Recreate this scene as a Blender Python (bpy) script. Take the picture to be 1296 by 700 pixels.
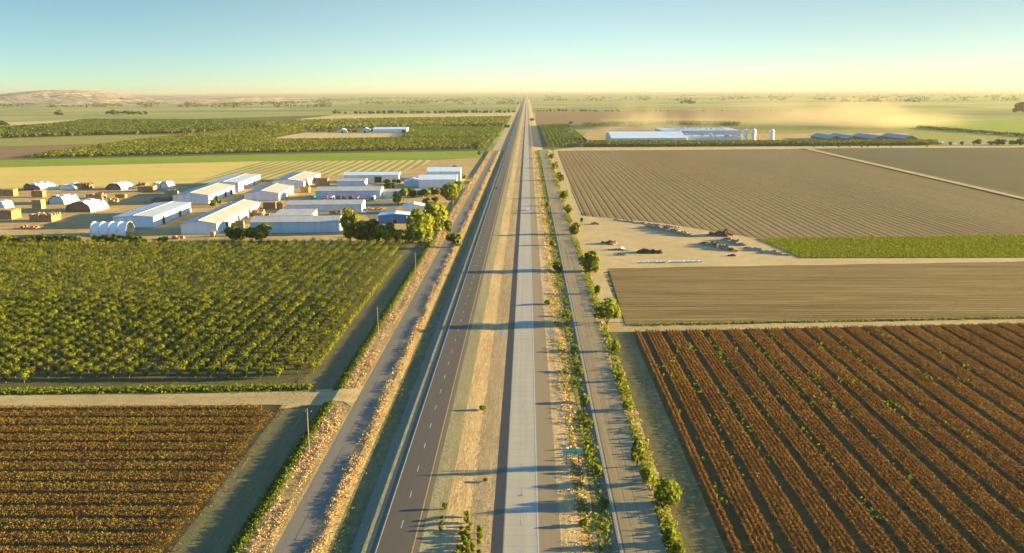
import bpy, math, random
import numpy as np
from mathutils import Vector, Matrix, Euler

for o in list(bpy.data.objects):
    bpy.data.objects.remove(o)
S = bpy.context.scene
COL = S.collection
rng = np.random.default_rng(11)
random.seed(5)
R = math.radians

# ------------------------------------------------------------------ camera
F, H = 1180.0, 90.0
PITCH, YAW, ROLL = math.atan2(235.5, F), math.atan2(20, F), R(-0.33)
cam_d = bpy.data.cameras.new('camera')
cam_d.sensor_width = 36
cam_d.lens = 36 * F / 1296
cam_d.clip_start, cam_d.clip_end = 1, 300000
cam = bpy.data.objects.new('camera', cam_d)
COL.objects.link(cam)
CM = Matrix.Rotation(YAW, 3, 'Z') @ Matrix.Rotation(R(90) - PITCH, 3, 'X') @ Matrix.Rotation(ROLL, 3, 'Z')
cam.location = (0, 0, H)
cam.rotation_euler = CM.to_euler()
S.camera = cam

# ------------------------------------------------------------------ sky, sun, exposure
SUN_EL, SUN_AZ = R(7.6), R(8.0)            # azimuth measured from +X (east of the road) towards +Y
SUN_STRENGTH, SKY_STRENGTH, EXPOSURE = 5.0, 0.060, 2.62
w = bpy.data.worlds.new('World')
S.world = w
w.use_nodes = True
nt = w.node_tree
nt.nodes.clear()
sky = nt.nodes.new('ShaderNodeTexSky')
sky.sky_type = 'NISHITA'
sky.sun_disc = False
sky.sun_elevation = SUN_EL
sky.sun_rotation = R(90) - SUN_AZ
sky.altitude = 50
sky.air_density = 1.0
sky.dust_density = 0.85
sky.ozone_density = 1.6
bg = nt.nodes.new('ShaderNodeBackground')
bg.inputs['Strength'].default_value = SKY_STRENGTH
out = nt.nodes.new('ShaderNodeOutputWorld')
nt.links.new(bg.outputs[0], out.inputs[0])
# a clear sky whose blue comes down close to the horizon: the lookup direction is stretched upwards
tc = nt.nodes.new('ShaderNodeTexCoord')
mp = nt.nodes.new('ShaderNodeMapping')
mp.inputs['Location'].default_value = (0, 0, .05)
mp.inputs['Scale'].default_value = (1, 1, 2.5)
nm = nt.nodes.new('ShaderNodeVectorMath')
nm.operation = 'NORMALIZE'
nt.links.new(tc.outputs['Generated'], mp.inputs[0])
nt.links.new(mp.outputs[0], nm.inputs[0])
nt.links.new(nm.outputs[0], sky.inputs[0])

tint = nt.nodes.new('ShaderNodeMix')
tint.data_type, tint.blend_type = 'RGBA', 'MULTIPLY'
tint.inputs[0].default_value = 1
# clearest opposite the sun, palest over the road, creamy on the sunward side
sx = nt.nodes.new('ShaderNodeSeparateXYZ')
nt.links.new(tc.outputs['Generated'], sx.inputs[0])
mx = nt.nodes.new('ShaderNodeMapRange')
mx.inputs[1].default_value, mx.inputs[2].default_value = -.5, .5
nt.links.new(sx.outputs[0], mx.inputs[0])
rp = nt.nodes.new('ShaderNodeValToRGB')
rp.color_ramp.interpolation = 'EASE'
while len(rp.color_ramp.elements) < 3:
    rp.color_ramp.elements.new(.5)
for el, (p_, c_) in zip(rp.color_ramp.elements, ((0, (.70, .80, .74)), (.5, (1.10, 1.07, .92)), (1, (.83, .79, .65)))):
    el.position, el.color = p_, (*c_, 1)
nt.links.new(mx.outputs[0], rp.inputs[0])
nt.links.new(rp.outputs[0], tint.inputs[7])
nt.links.new(sky.outputs[0], tint.inputs[6])
# added fill: the sky above the view is boosted and blued to lift shadows
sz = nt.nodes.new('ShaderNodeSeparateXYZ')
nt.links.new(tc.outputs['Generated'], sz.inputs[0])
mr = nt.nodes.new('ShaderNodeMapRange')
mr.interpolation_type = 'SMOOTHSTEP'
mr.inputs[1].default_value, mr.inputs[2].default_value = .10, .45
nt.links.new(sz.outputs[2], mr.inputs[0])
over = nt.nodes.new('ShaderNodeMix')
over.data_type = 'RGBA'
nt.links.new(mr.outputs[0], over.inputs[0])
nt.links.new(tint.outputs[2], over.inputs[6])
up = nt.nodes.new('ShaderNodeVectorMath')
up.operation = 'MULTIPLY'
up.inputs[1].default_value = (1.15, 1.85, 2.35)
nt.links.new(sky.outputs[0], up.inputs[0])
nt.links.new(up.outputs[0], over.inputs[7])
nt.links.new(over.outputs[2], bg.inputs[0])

sd = bpy.data.lights.new('sun', 'SUN')
sd.energy = SUN_STRENGTH
sd.angle = R(0.5)
sd.color = (1.0, 0.74, 0.25)
sun = bpy.data.objects.new('sun', sd)
TO_SUN = Vector((math.cos(SUN_EL) * math.cos(SUN_AZ), math.cos(SUN_EL) * math.sin(SUN_AZ), math.sin(SUN_EL)))
sun.rotation_euler = TO_SUN.to_track_quat('Z', 'Y').to_euler()
sun.location = (600, 100, 300)
COL.objects.link(sun)

S.view_settings.view_transform = 'Standard'
S.view_settings.look = 'None'
S.view_settings.exposure = EXPOSURE
S.view_settings.gamma = 1
S.view_settings.use_curve_mapping = False
S.render.engine = 'CYCLES'
S.cycles.max_bounces = 5
S.cycles.diffuse_bounces = 2
S.cycles.glossy_bounces = 2
S.cycles.transmission_bounces = 3
S.cycles.volume_bounces = 0
S.cycles.transparent_max_bounces = 6
S.cycles.use_denoising = True
S.cycles.use_adaptive_sampling = True
S.cycles.adaptive_threshold = 0.015
S.cycles.caustics_reflective = False
S.cycles.caustics_refractive = False

# ------------------------------------------------------------------ helpers
def g(px, py, z=0.0):
    """ground point seen at a pixel of the 1296x700 photograph, at height z"""
    d = CM @ Vector(((px - 648) / F, (350 - py) / F, -1))
    t = (z - H) / d.z
    return Vector((d.x * t, d.y * t, z))

def pix_per_m(p):
    return F / max(1.0, -(CM.transposed() @ (Vector(p) - Vector((0, 0, H)))).z)

MATS = {}
def nodes_of(name):
    m = bpy.data.materials.new(name)
    m.use_nodes = True
    n = m.node_tree
    b = n.nodes['Principled BSDF']
    b.inputs['Specular IOR Level'].default_value = 0.2
    MATS[name] = m
    return m, n, b

def N(n, kind, **kw):
    x = n.nodes.new(kind)
    for k, v in kw.items():
        setattr(x, k, v)
    return x

def math_node(n, op, a, b=None, clamp=False):
    x = n.nodes.new('ShaderNodeMath')
    x.operation = op
    x.use_clamp = clamp
    for i, v in enumerate((a, b)):
        if v is None:
            continue
        if isinstance(v, (int, float)):
            x.inputs[i].default_value = v
        else:
            n.links.new(v, x.inputs[i])
    return x.outputs[0]

def mixc(n, fac, a, b):
    x = n.nodes.new('ShaderNodeMix')
    x.data_type = 'RGBA'
    for i, v in ((0, fac), (6, a), (7, b)):
        if isinstance(v, (int, float)):
            x.inputs[i].default_value = v
        elif isinstance(v, tuple):
            x.inputs[i].default_value = (*v, 1)
        else:
            n.links.new(v, x.inputs[i])
    return x.outputs[2]

def pos(n):
    return n.nodes.new('ShaderNodeNewGeometry').outputs['Position']

def scaled(n, vec, sx, sy, sz, rot=0):
    mp = n.nodes.new('ShaderNodeMapping')
    mp.inputs['Scale'].default_value = (sx, sy, sz)
    mp.inputs['Rotation'].default_value = (0, 0, rot)
    n.links.new(vec, mp.inputs[0])
    return mp.outputs[0]

def noise(n, vec, scale, detail=3, lo=0.35, hi=0.65):
    t = n.nodes.new('ShaderNodeTexNoise')
    t.inputs['Scale'].default_value = scale
    t.inputs['Detail'].default_value = detail
    n.links.new(vec, t.inputs['Vector'])
    m = n.nodes.new('ShaderNodeMapRange')
    m.inputs[1].default_value, m.inputs[2].default_value = lo, hi
    n.links.new(t.outputs[0], m.inputs[0])
    return m.outputs[0]

def bump(n, b, h, strength=0.4, dist=0.1):
    x = n.nodes.new('ShaderNodeBump')
    x.inputs['Strength'].default_value = strength
    x.inputs['Distance'].default_value = dist
    n.links.new(h, x.inputs['Height'])
    n.links.new(x.outputs[0], b.inputs['Normal'])

def rough_n(n, b, k, scale=7.0):
    """clods, stubble or a crop canopy: the surface is really made of small facets turned every way"""
    t = n.nodes.new('ShaderNodeTexNoise')
    t.inputs['Scale'].default_value = scale
    t.inputs['Detail'].default_value = 2
    n.links.new(pos(n), t.inputs['Vector'])
    v = [n.nodes.new('ShaderNodeVectorMath') for _ in range(4)]
    for q, op in zip(v, ('SUBTRACT', 'SCALE', 'ADD', 'NORMALIZE')):
        q.operation = op
    n.links.new(t.outputs['Color'], v[0].inputs[0])
    v[0].inputs[1].default_value = (.5, .5, .5)
    n.links.new(v[0].outputs[0], v[1].inputs[0])
    v[1].inputs['Scale'].default_value = k * 4
    n.links.new(v[1].outputs[0], v[2].inputs[0])
    n.links.new(n.nodes.new('ShaderNodeNewGeometry').outputs['Normal'], v[2].inputs[1])
    n.links.new(v[2].outputs[0], v[3].inputs[0])
    n.links.new(v[3].outputs[0], b.inputs['Normal'])

def soil(name, c1, c2, c3=None, s_big=0.02, s_small=0.6, stretch=(1, 1), rough=0.95, bmp=0.0, fine=0.25, facets=0.45):
    """ground cover: two colours in broad patches, a third in small spots, fine grain on top"""
    m, n, b = nodes_of(name)
    p = pos(n)
    if 'asphalt' not in name:
        c1, c2, c3 = [q and (q[0], q[1], q[2] * .82) for q in (c1, c2, c3)]
    ps = scaled(n, p, stretch[0], stretch[1], 1)
    c = mixc(n, noise(n, ps, s_big, 5), c1, c2)
    if c3:
        c = mixc(n, math_node(n, 'MULTIPLY', noise(n, ps, s_small, 6, .45, .75), .8), c, c3)
    gr = noise(n, ps, 2.5, 4, .25, .75)
    dark = mixc(n, 1 - fine, (0, 0, 0), c)
    c = mixc(n, gr, dark, c)
    n.links.new(c, b.inputs['Base Color'])
    b.inputs['Roughness'].default_value = rough
    if facets:
        rough_n(n, b, facets)
    return m

def rows_mat(name, c1, c2, period, axis='x', duty=0.5, cvar=None, soft=4.0, wob=0.6):
    """a field in planted rows: c1 the rows, c2 the soil between"""
    m, n, b = nodes_of(name)
    p = pos(n)
    sep = n.nodes.new('ShaderNodeSeparateXYZ')
    n.links.new(p, sep.inputs[0])
    co = sep.outputs[0 if axis == 'x' else 1]
    wobn = noise(n, p, 0.15, 3, 0, 1)
    co = math_node(n, 'ADD', co, math_node(n, 'MULTIPLY', wobn, wob))
    s = math_node(n, 'SINE', math_node(n, 'MULTIPLY', co, 2 * math.pi / period))
    f = math_node(n, 'ADD', math_node(n, 'MULTIPLY', s, soft * .25), duty, clamp=True)
    a = c1
    if cvar:
        a = mixc(n, noise(n, p, 0.012, 4), c1, cvar)
    c = mixc(n, f, c2, a)
    gr = noise(n, p, 1.0, 4, .25, .75)
    c = mixc(n, gr, mixc(n, .3, c, (0, 0, 0)), c)
    n.links.new(c, b.inputs['Base Color'])
    b.inputs['Roughness'].default_value = 1
    rough_n(n, b, .9)
    return m

def plain(name, c, rough=0.7, var=0.12, scale=0.4, metal=0.0, spec=0.3):
    m, n, b = nodes_of(name)
    p = pos(n)
    cc = mixc(n, noise(n, p, scale, 4, .3, .7), tuple(x * (1 - var) for x in c), tuple(min(1, x * (1 + var * .6)) for x in c))
    n.links.new(cc, b.inputs['Base Color'])
    b.inputs['Roughness'].default_value = rough
    b.inputs['Metallic'].default_value = metal
    b.inputs['Specular IOR Level'].default_value = spec
    return m

def leafy(name, stops, transl=0.25, patch=None):
    """foliage: each face takes a colour from the ramp by its own random number"""
    m, n, b = nodes_of(name)
    at = N(n, 'ShaderNodeAttribute', attribute_name='rnd')
    ramp = n.nodes.new('ShaderNodeValToRGB')
    e = ramp.color_ramp.elements
    while len(e) < len(stops):
        e.new(0.5)
    for i, (t, c) in enumerate(stops):
        e[i].position = t
        e[i].color = (c[0], c[1], c[2] * (1 if 'dry_weed' in name else .6), 1)
    f = at.outputs['Fac']
    if patch:
        f = math_node(n, 'ADD', math_node(n, 'MULTIPLY', f, 1 - patch[1]),
                      math_node(n, 'MULTIPLY', noise(n, pos(n), patch[0], 3, .3, .7), patch[1]))
    n.links.new(f, ramp.inputs[0])
    b.inputs['Roughness'].default_value = .8
    b.inputs['Specular IOR Level'].default_value = .1
    n.links.new(ramp.outputs[0], b.inputs['Base Color'])
    if transl:
        tr = n.nodes.new('ShaderNodeBsdfTranslucent')
        n.links.new(ramp.outputs[0], tr.inputs[0])
        mx = n.nodes.new('ShaderNodeMixShader')
        mx.inputs[0].default_value = transl
        n.links.new(b.outputs[0], mx.inputs[1])
        n.links.new(tr.outputs[0], mx.inputs[2])
        n.links.new(mx.outputs[0], n.nodes['Material Output'].inputs[0])
    return m

def link(name, me, mat=None, parent=None, kind=None, loc=None):
    o = bpy.data.objects.new(name, me)
    COL.objects.link(o)
    if mat is not None and me is not None:
        for mm in (mat if isinstance(mat, (list, tuple)) else [mat]):
            me.materials.append(MATS[mm] if isinstance(mm, str) else mm)
    if parent:
        o.parent = parent
    if kind:
        o['kind'] = kind
    if loc is not None:
        o.location = loc
    return o

def tag(o, label, cat, group=None, kind=None):
    o['label'] = label
    o['category'] = cat
    if group:
        o['group'] = group
    if kind:
        o['kind'] = kind
    return o

def thing(name, label, cat, loc=(0, 0, 0), rz=0, group=None):
    o = bpy.data.objects.new(name, None)
    COL.objects.link(o)
    o.location = loc
    o.rotation_euler = (0, 0, rz)
    return tag(o, label, cat, group)

def faces_np(name, V, rnd=None, midx=None):
    """mesh of separate faces from an array (faces, corners, 3)"""
    V = np.asarray(V, dtype=np.float32)
    nf, k, _ = V.shape
    me = bpy.data.meshes.new(name)
    me.vertices.add(nf * k)
    me.vertices.foreach_set('co', V.reshape(-1))
    me.loops.add(nf * k)
    me.loops.foreach_set('vertex_index', np.arange(nf * k, dtype=np.int32))
    me.polygons.add(nf)
    me.polygons.foreach_set('loop_start', np.arange(0, nf * k, k, dtype=np.int32))
    if midx is not None:
        me.polygons.foreach_set('material_index', np.asarray(midx, dtype=np.int32))
    a = me.attributes.new('rnd', 'FLOAT', 'FACE')
    a.data.foreach_set('value', (rng.random(nf) if rnd is None else np.asarray(rnd)).astype(np.float32))
    me.update(calc_edges=True)
    return me

def mesh(name, verts, faces, smooth=False):
    me = bpy.data.meshes.new(name)
    me.from_pydata([tuple(v) for v in verts], [], faces)
    if smooth:
        for p in me.polygons:
            p.use_smooth = True
    me.update()
    return me

class MB:
    """collects boxes, prisms, tubes into one mesh"""
    def __init__(s):
        s.v, s.f = [], []
    def add(s, v, f):
        k = len(s.v)
        s.v += [tuple(x) for x in v]
        s.f += [tuple(i + k for i in q) for q in f]
        return s
    def box(s, x0, x1, y0, y1, z0, z1):
        v = [(x, y, z) for z in (z0, z1) for x, y in ((x0, y0), (x1, y0), (x1, y1), (x0, y1))]
        return s.add(v, [(3, 2, 1, 0), (4, 5, 6, 7), (0, 1, 5, 4), (1, 2, 6, 5), (2, 3, 7, 6), (3, 0, 4, 7)])
    def hexa(s, v):
        return s.add(v, [(3, 2, 1, 0), (4, 5, 6, 7), (0, 1, 5, 4), (1, 2, 6, 5), (2, 3, 7, 6), (3, 0, 4, 7)])
    def tube(s, pts, rads, n=6, cap=True):
        rings = []
        for i, p in enumerate(pts):
            p = Vector(p)
            d = (Vector(pts[min(i + 1, len(pts) - 1)]) - Vector(pts[max(i - 1, 0)])).normalized()
            a = d.orthogonal().normalized()
            b = d.cross(a)
            rings.append([p + (a * math.cos(2 * math.pi * j / n) + b * math.sin(2 * math.pi * j / n)) * rads[i] for j in range(n)])
        f = []
        for i in range(len(pts) - 1):
            for j in range(n):
                f.append((i * n + j, i * n + (j + 1) % n, (i + 1) * n + (j + 1) % n, (i + 1) * n + j))
        if cap:
            f.append(tuple(range(n - 1, -1, -1)))
            f.append(tuple((len(pts) - 1) * n + j for j in range(n)))
        return s.add([q for r in rings for q in r], f)
    def lathe(s, prof, n=16, cx=0, cy=0):
        v = [(cx + r * math.cos(2 * math.pi * j / n), cy + r * math.sin(2 * math.pi * j / n), z) for r, z in prof for j in range(n)]
        f = []
        for i in range(len(prof) - 1):
            for j in range(n):
                f.append((i * n + j, i * n + (j + 1) % n, (i + 1) * n + (j + 1) % n, (i + 1) * n + j))
        return s.add(v, f)
    def build(s, name, mat, parent=None, smooth=False, loc=None):
        return link(name, mesh(name, s.v, s.f, smooth), mat, parent, loc=loc)

# ------------------------------------------------------------------ materials of the setting
soil('tan_soil', (.50, .37, .22), (.43, .32, .19), (.40, .28, .17), .03, .12, facets=.6)
soil('yard_dirt', (.45, .29, .135), (.30, .19, .085), (.55, .39, .21), .05, .25, stretch=(.5, 1), facets=.7)
soil('track_dirt', (.12, .105, .055), (.16, .135, .07), (.085, .09, .035), .06, .5, stretch=(1.5, .08), facets=.25)
soil('light_track', (.45, .33, .18), (.36, .265, .145), (.30, .22, .12), .08, .3, stretch=(.3, 1))
soil('shoulder_dirt', (.27, .225, .135), (.32, .26, .155), (.22, .19, .115), .06, .5, stretch=(1, .08), bmp=.1)
soil('median_dirt', (.50, .34, .20), (.36, .25, .14), (.58, .42, .26), .16, 1.2, stretch=(1.6, .10), fine=.35, facets=.8)
soil('weed_soil', (.34, .215, .12), (.25, .175, .09), (.17, .16, .06), .08, .6, stretch=(1, .4), bmp=.4)
soil('grass_bank', (.075, .10, .022), (.10, .12, .03), (.16, .14, .05), .08, .5, bmp=.4, facets=1.2)
soil('gravel', (.20, .19, .16), (.16, .155, .135), None, .08, .8, stretch=(1, .2))
soil('scrub_soil', (.17, .145, .075), (.12, .115, .05), (.28, .21, .11), .09, .6, stretch=(1, .5), bmp=.4, facets=.8)
soil('asphalt_dark', (.082, .070, .055), (.098, .083, .064), None, .05, .4, stretch=(1, .03), rough=.85, fine=.12, facets=.08)
soil('asphalt_shoulder', (.105, .085, .062), (.13, .105, .075), None, .05, .4, stretch=(1, .03), rough=.85, fine=.12, facets=.08)
soil('asphalt_right_shoulder', (.20, .158, .10), (.23, .18, .115), None, .05, .4, stretch=(1.5, .02), rough=.9, fine=.12, facets=.08)
soil('asphalt_old', (.155, .14, .11), (.185, .16, .125), (.125, .115, .095), .06, .35, stretch=(1.6, .04), rough=.9, fine=.15, facets=.08)
soil('asphalt_brown', (.25, .19, .10), (.30, .225, .12), (.16, .135, .085), .06, .3, stretch=(2.2, .03), rough=.9, fine=.15, facets=.08)
plain('white_paint', (.42, .41, .37), .8, .3, 1.5)
plain('yellow_paint', (.38, .25, .07), .8, .3, 1.5)
soil('wheat', (.58, .44, .14), (.53, .40, .125), None, .02, .3, stretch=(.3, 1), facets=.8)
soil('pale_stubble', (.50, .38, .21), (.44, .33, .18), None, .01, .1, facets=.8)
soil('alfalfa', (.16, .25, .008), (.20, .27, .012), (.22, .26, .02), .012, .2, stretch=(.3, 1), facets=1.2)
soil('pasture', (.21, .23, .045), (.24, .24, .055), (.27, .24, .08), .006, .05, facets=1.2)
soil('brown_field', (.22, .125, .07), (.19, .12, .065), None, .01, .1, facets=.8)
soil('ploughed', (.215, .145, .066), (.185, .122, .055), (.155, .108, .05), .008, .3, stretch=(1, .3), fine=.15)
soil('ploughed_smooth', (.098, .080, .036), (.085, .068, .03), (.074, .06, .027), .006, .1, fine=.15)
soil('furrow_soil', (.235, .145, .057), (.155, .095, .037), (.35, .25, .12), .12, .5, stretch=(.04, 1), fine=.3)
soil('crop_soil', (.075, .055, .018), (.06, .048, .014), (.055, .065, .012), .05, .3)
soil('orchard_floor', (.095, .085, .03), (.07, .07, .022), (.14, .115, .05), .03, .4, facets=.8)
rows_mat('striped_wheat', (.56, .46, .15), (.24, .23, .06), 11, 'x', .55, (.44, .35, .12))

def concrete_mat():
    m, n, b = nodes_of('concrete')
    p = pos(n)
    sep = N(n, 'ShaderNodeSeparateXYZ')
    n.links.new(p, sep.inputs[0])
    ps = scaled(n, p, 1.5, .03, 1)
    c = mixc(n, noise(n, ps, .5, 5, .3, .7), (.36, .325, .25), (.31, .28, .215))
    # slab to slab difference, transverse joints, worn wheel tracks
    sl = math_node(n, 'FLOOR', math_node(n, 'DIVIDE', sep.outputs[1], 4.6))
    wn = N(n, 'ShaderNodeTexWhiteNoise', noise_dimensions='1D')
    n.links.new(sl, wn.inputs['W'])
    c = mixc(n, math_node(n, 'MULTIPLY', wn.outputs[0], .12), c, (.22, .21, .17))
    fr = math_node(n, 'FRACT', math_node(n, 'DIVIDE', sep.outputs[1], 4.6))
    c = mixc(n, math_node(n, 'MULTIPLY', math_node(n, 'LESS_THAN', fr, .035), .45), c, (.14, .13, .11))
    tr = math_node(n, 'SINE', math_node(n, 'MULTIPLY', math_node(n, 'ADD', sep.outputs[0], 1.4), 2 * math.pi / 3.6))
    tr = math_node(n, 'POWER', math_node(n, 'ABSOLUTE', tr), 3)
    c = mixc(n, math_node(n, 'MULTIPLY', tr, .12), c, (.25, .235, .2))
    n.links.new(c, b.inputs['Base Color'])
    b.inputs['Roughness'].default_value = .85
concrete_mat()

def patch_ground():
    """the far plain: a patchwork of fields of every colour"""
    m, n, b = nodes_of('plain_fields')
    p = pos(n)
    c = None
    for k, (sx, sy, rows_, off) in enumerate(((1 / 1300, 1 / 1300, .42, .37), (1 / 620, 1 / 620, .5, .61))):
        br = N(n, 'ShaderNodeTexBrick', offset=off)
        br.inputs['Color1'].default_value = (0, 0, 0, 1)
        br.inputs['Color2'].default_value = (1, 1, 1, 1)
        br.inputs['Scale'].default_value = 1
        br.inputs['Mortar Size'].default_value = 0
        br.inputs['Brick Width'].default_value = 1
        br.inputs['Row Height'].default_value = rows_
        n.links.new(scaled(n, p, sx, sy, 1), br.inputs['Vector'])
        rp = N(n, 'ShaderNodeValToRGB')
        rp.color_ramp.interpolation = 'CONSTANT'
        cols = [(.16, .22, .035), (.34, .28, .12), (.09, .14, .025), (.22, .25, .05), (.27, .26, .08), (.12, .18, .03), (.37, .30, .15), (.17, .22, .04)]
        e = rp.color_ramp.elements
        while len(e) < len(cols):
            e.new(.5)
        for i, q in enumerate(cols):
            e[i].position = i / len(cols)
            e[i].color = (*q, 1)
        n.links.new(br.outputs[0], rp.inputs[0])
        c = rp.outputs[0] if c is None else mixc(n, .4, c, rp.outputs[0])
    c = mixc(n, math_node(n, 'MULTIPLY', noise(n, scaled(n, p, .3, 1, 1), .004, 5), .35), c, (.10, .10, .04))
    n.links.new(c, b.inputs['Base Color'])
    b.inputs['Roughness'].default_value = 1
    rough_n(n, b, 1.0, .5)
patch_ground()

# ------------------------------------------------------------------ ground, roads, verges
link('ground', mesh('ground', [(-60000, -300, -.08), (60000, -300, -.08), (60000, 70000, -.08), (-60000, 70000, -.08)], [(0, 1, 2, 3)]),
     'plain_fields', kind='structure')

def strip(name, X0, X1, z0, z1, mat, Y0=60, Y1=1425, mid=None):
    ys = [Y0]
    while ys[-1] < Y1:
        ys.append(min(Y1, ys[-1] * 1.12 + 8))
    xs = [(X0, z0)] + ([mid] if mid else []) + [(X1, z1)]
    k = len(xs)
    v = [(x, y, z) for y in ys for x, z in xs]
    f = [(i * k + j, i * k + j + 1, (i + 1) * k + j + 1, (i + 1) * k + j) for i in range(len(ys) - 1) for j in range(k - 1)]
    return link(name, mesh(name, v, f), mat, kind='structure')

FAR = 26000
strip('dirt_track', -71.5, -59.6, .03, .03, 'track_dirt', Y1=560)
strip('ditch_bank', -60.0, -57.2, .03, .9, 'grass_bank', Y1=560)
strip('verge', -57.2, -51.2, .9, .62, 'weed_soil')
strip('road_edge', -51.2, -50.6, .62, .62, 'light_track')
strip('frontage_road', -50.6, -44.3, .62, .60, 'asphalt_old')
strip('verge', -44.3, -40.4, .60, .55, 'weed_soil', mid=(-42.0, .85))
strip('foot_trail', -40.4, -39.8, .55, .5, 'light_track')
strip('drain', -39.8, -35.4, .5, .3, 'scrub_soil')
strip('embankment', -35.4, -32.7, .3, 1.35, 'gravel', Y1=FAR)
strip('shoulder', -32.7, -31, 1.35, 1.37, 'shoulder_dirt', Y1=FAR)
strip('shoulder', -31, -30.1, 1.37, 1.60, 'asphalt_shoulder', Y1=FAR)
strip('highway', -30.1, -22.4, 1.60, 1.53, 'asphalt_dark', Y1=FAR)
strip('shoulder', -22.4, -21.4, 1.53, 1.5, 'asphalt_shoulder', Y1=FAR)
strip('shoulder', -21.4, -17.4, 1.5, 1.45, 'shoulder_dirt', Y1=FAR)
strip('median', -17.4, -7.4, 1.45, 1.38, 'median_dirt', Y1=FAR, mid=(-12.5, 1.2))
strip('shoulder', -7.4, -5, 1.38, 1.6, 'asphalt_shoulder', Y1=FAR)
strip('highway', -5, 2.2, 1.6, 1.58, 'concrete', Y1=FAR)
strip('shoulder', 2.2, 6.6, 1.58, 1.45, 'asphalt_right_shoulder', Y1=FAR)
strip('shoulder', 6.6, 10.6, 1.45, 1.3, 'median_dirt', Y1=FAR)
strip('verge', 10.6, 13.2, 1.3, .7, 'weed_soil', Y1=FAR)
strip('foot_trail', 13.2, 13.9, .7, .68, 'light_track')
strip('verge', 13.9, 16.9, .68, .55, 'scrub_soil')
strip('embankment', 16.9, 18.0, .55, 1.0, 'gravel')
strip('frontage_road', 18.0, 27.2, 1.0, 1.0, 'asphalt_brown')
strip('verge', 27.2, 31.0, 1.0, .03, 'scrub_soil', mid=(29, .55))
strip('dirt_track', 31.0, 39.3, .03, .03, 'track_dirt', Y1=358)
strip('verge', 31.0, 38.0, .03, .02, 'tan_soil', Y0=358)
strip('verge', -54, -35.4, .03, .3, 'tan_soil', Y0=1425, Y1=9000)
strip('verge', 13.2, 24, .7, .03, 'tan_soil', Y0=1425, Y1=9000)
JY0, JY1 = g(430, 511).y, g(430, 496).y          # the farm track meets the frontage road here
_x = [(-72, .06), (-60, .07), (-57.4, .93), (-54, .85), (-50.7, .66)]
_fl = [5, 0, 0, .5, 5]
link('farm_track', mesh('farm_track', [(x, y, z) for (x, z), k in zip(_x, _fl) for y in (JY0 - k, JY1 + k)], [(2 * i, 2 * i + 2, 2 * i + 3, 2 * i + 1) for i in range(4)]), 'light_track', kind='structure')

def lines(spec, name, mat):
    mb = MB()
    for X, wd, z, Y0, Y1, dash, gap in spec:
        if not dash:
            mb.add([(X - wd / 2, Y0, z), (X + wd / 2, Y0, z), (X + wd / 2, Y1, z), (X - wd / 2, Y1, z)], [(0, 1, 2, 3)])
        else:
            y = Y0
            while y < Y1:
                mb.add([(X - wd / 2, y, z), (X + wd / 2, y, z), (X + wd / 2, y + dash, z), (X - wd / 2, y + dash, z)], [(0, 1, 2, 3)])
                y += dash + gap
    link(name, mesh(name, mb.v, mb.f), mat, kind='structure')
lines([(-29.8, .16, 1.612, 60, 6000, 0, 0), (-26.2, .16, 1.572, 163.5, 2500, 3.6, 11), (-1.4, .14, 1.606, 165, 1500, 3.6, 11),
       (1.95, .2, 1.597, 60, 6000, 0, 0), (18.5, .12, 1.006, 60, 1420, 0, 0)], 'lane_markings', 'white_paint')
plain('tar', (.04, .037, .032), .7, .3, .5)
lines([(18.95, .16, 1.006, 60, 900, 0, 0), (21.3, .07, 1.006, 60, 520, 9, 3), (23.6, .09, 1.006, 60, 700, 23, 7), (-47.4, .07, .62, 60, 500, 14, 5)], 'tar_seams', 'tar')
lines([(-22.7, .3, 1.543, 60, 6000, 0, 0), (-4.8, .12, 1.612, 60, 6000, 0, 0)], 'edge_lines', 'yellow_paint')

# ------------------------------------------------------------------ fields
LAYER = [0.0]
def field(name, pts, mat, z=None):
    if z is None:
        LAYER[0] += .006
        z = LAYER[0]
    v = [g(x, y, z) for x, y in pts]
    return link(name, mesh(name, v, [tuple(range(len(v)))]), mat, kind='structure')

def poly_range(P, x, ax):
    """extent of a convex ground polygon along the other axis at a given coordinate"""
    r = []
    for i in range(len(P)):
        a, b = P[i], P[(i + 1) % len(P)]
        if (a[ax] - x) * (b[ax] - x) <= 0 and a[ax] != b[ax]:
            t = (x - a[ax]) / (b[ax] - a[ax])
            r.append(a[1 - ax] + t * (b[1 - ax] - a[1 - ax]))
    return (min(r), max(r)) if len(r) > 1 else None

def ridged(name, pts, mat, period, prof, axis='x', z0=.03, wob=.0):
    """a field in real ridges and furrows running along the other axis; prof = [(fraction, height)]"""
    P = [g(x, y) for x, y in pts]
    ax = 0 if axis == 'x' else 1
    lo, hi = min(p[ax] for p in P), max(p[ax] for p in P)
    v, f = [], []
    last = None
    k = math.floor(lo / period)
    while k * period < hi:
        hh = random.uniform(.75, 1.2)
        dx = random.uniform(-wob, wob)
        for fr, h in prof:
            c = (k + fr) * period + (dx if 0 < fr < 1 else 0)
            if lo < c < hi:
                rr = poly_range(P, c, ax)
                if rr:
                    i = len(v)
                    for q in rr:
                        v.append((c, q, z0 + h * hh) if ax == 0 else (q, c, z0 + h * hh))
                    if last is not None:
                        f.append((last, i, i + 1, last + 1) if ax == 0 else (last, last + 1, i + 1, i))
                    last = i
        k += 1
    return link(name, mesh(name, v, f), mat, kind='structure')

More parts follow.
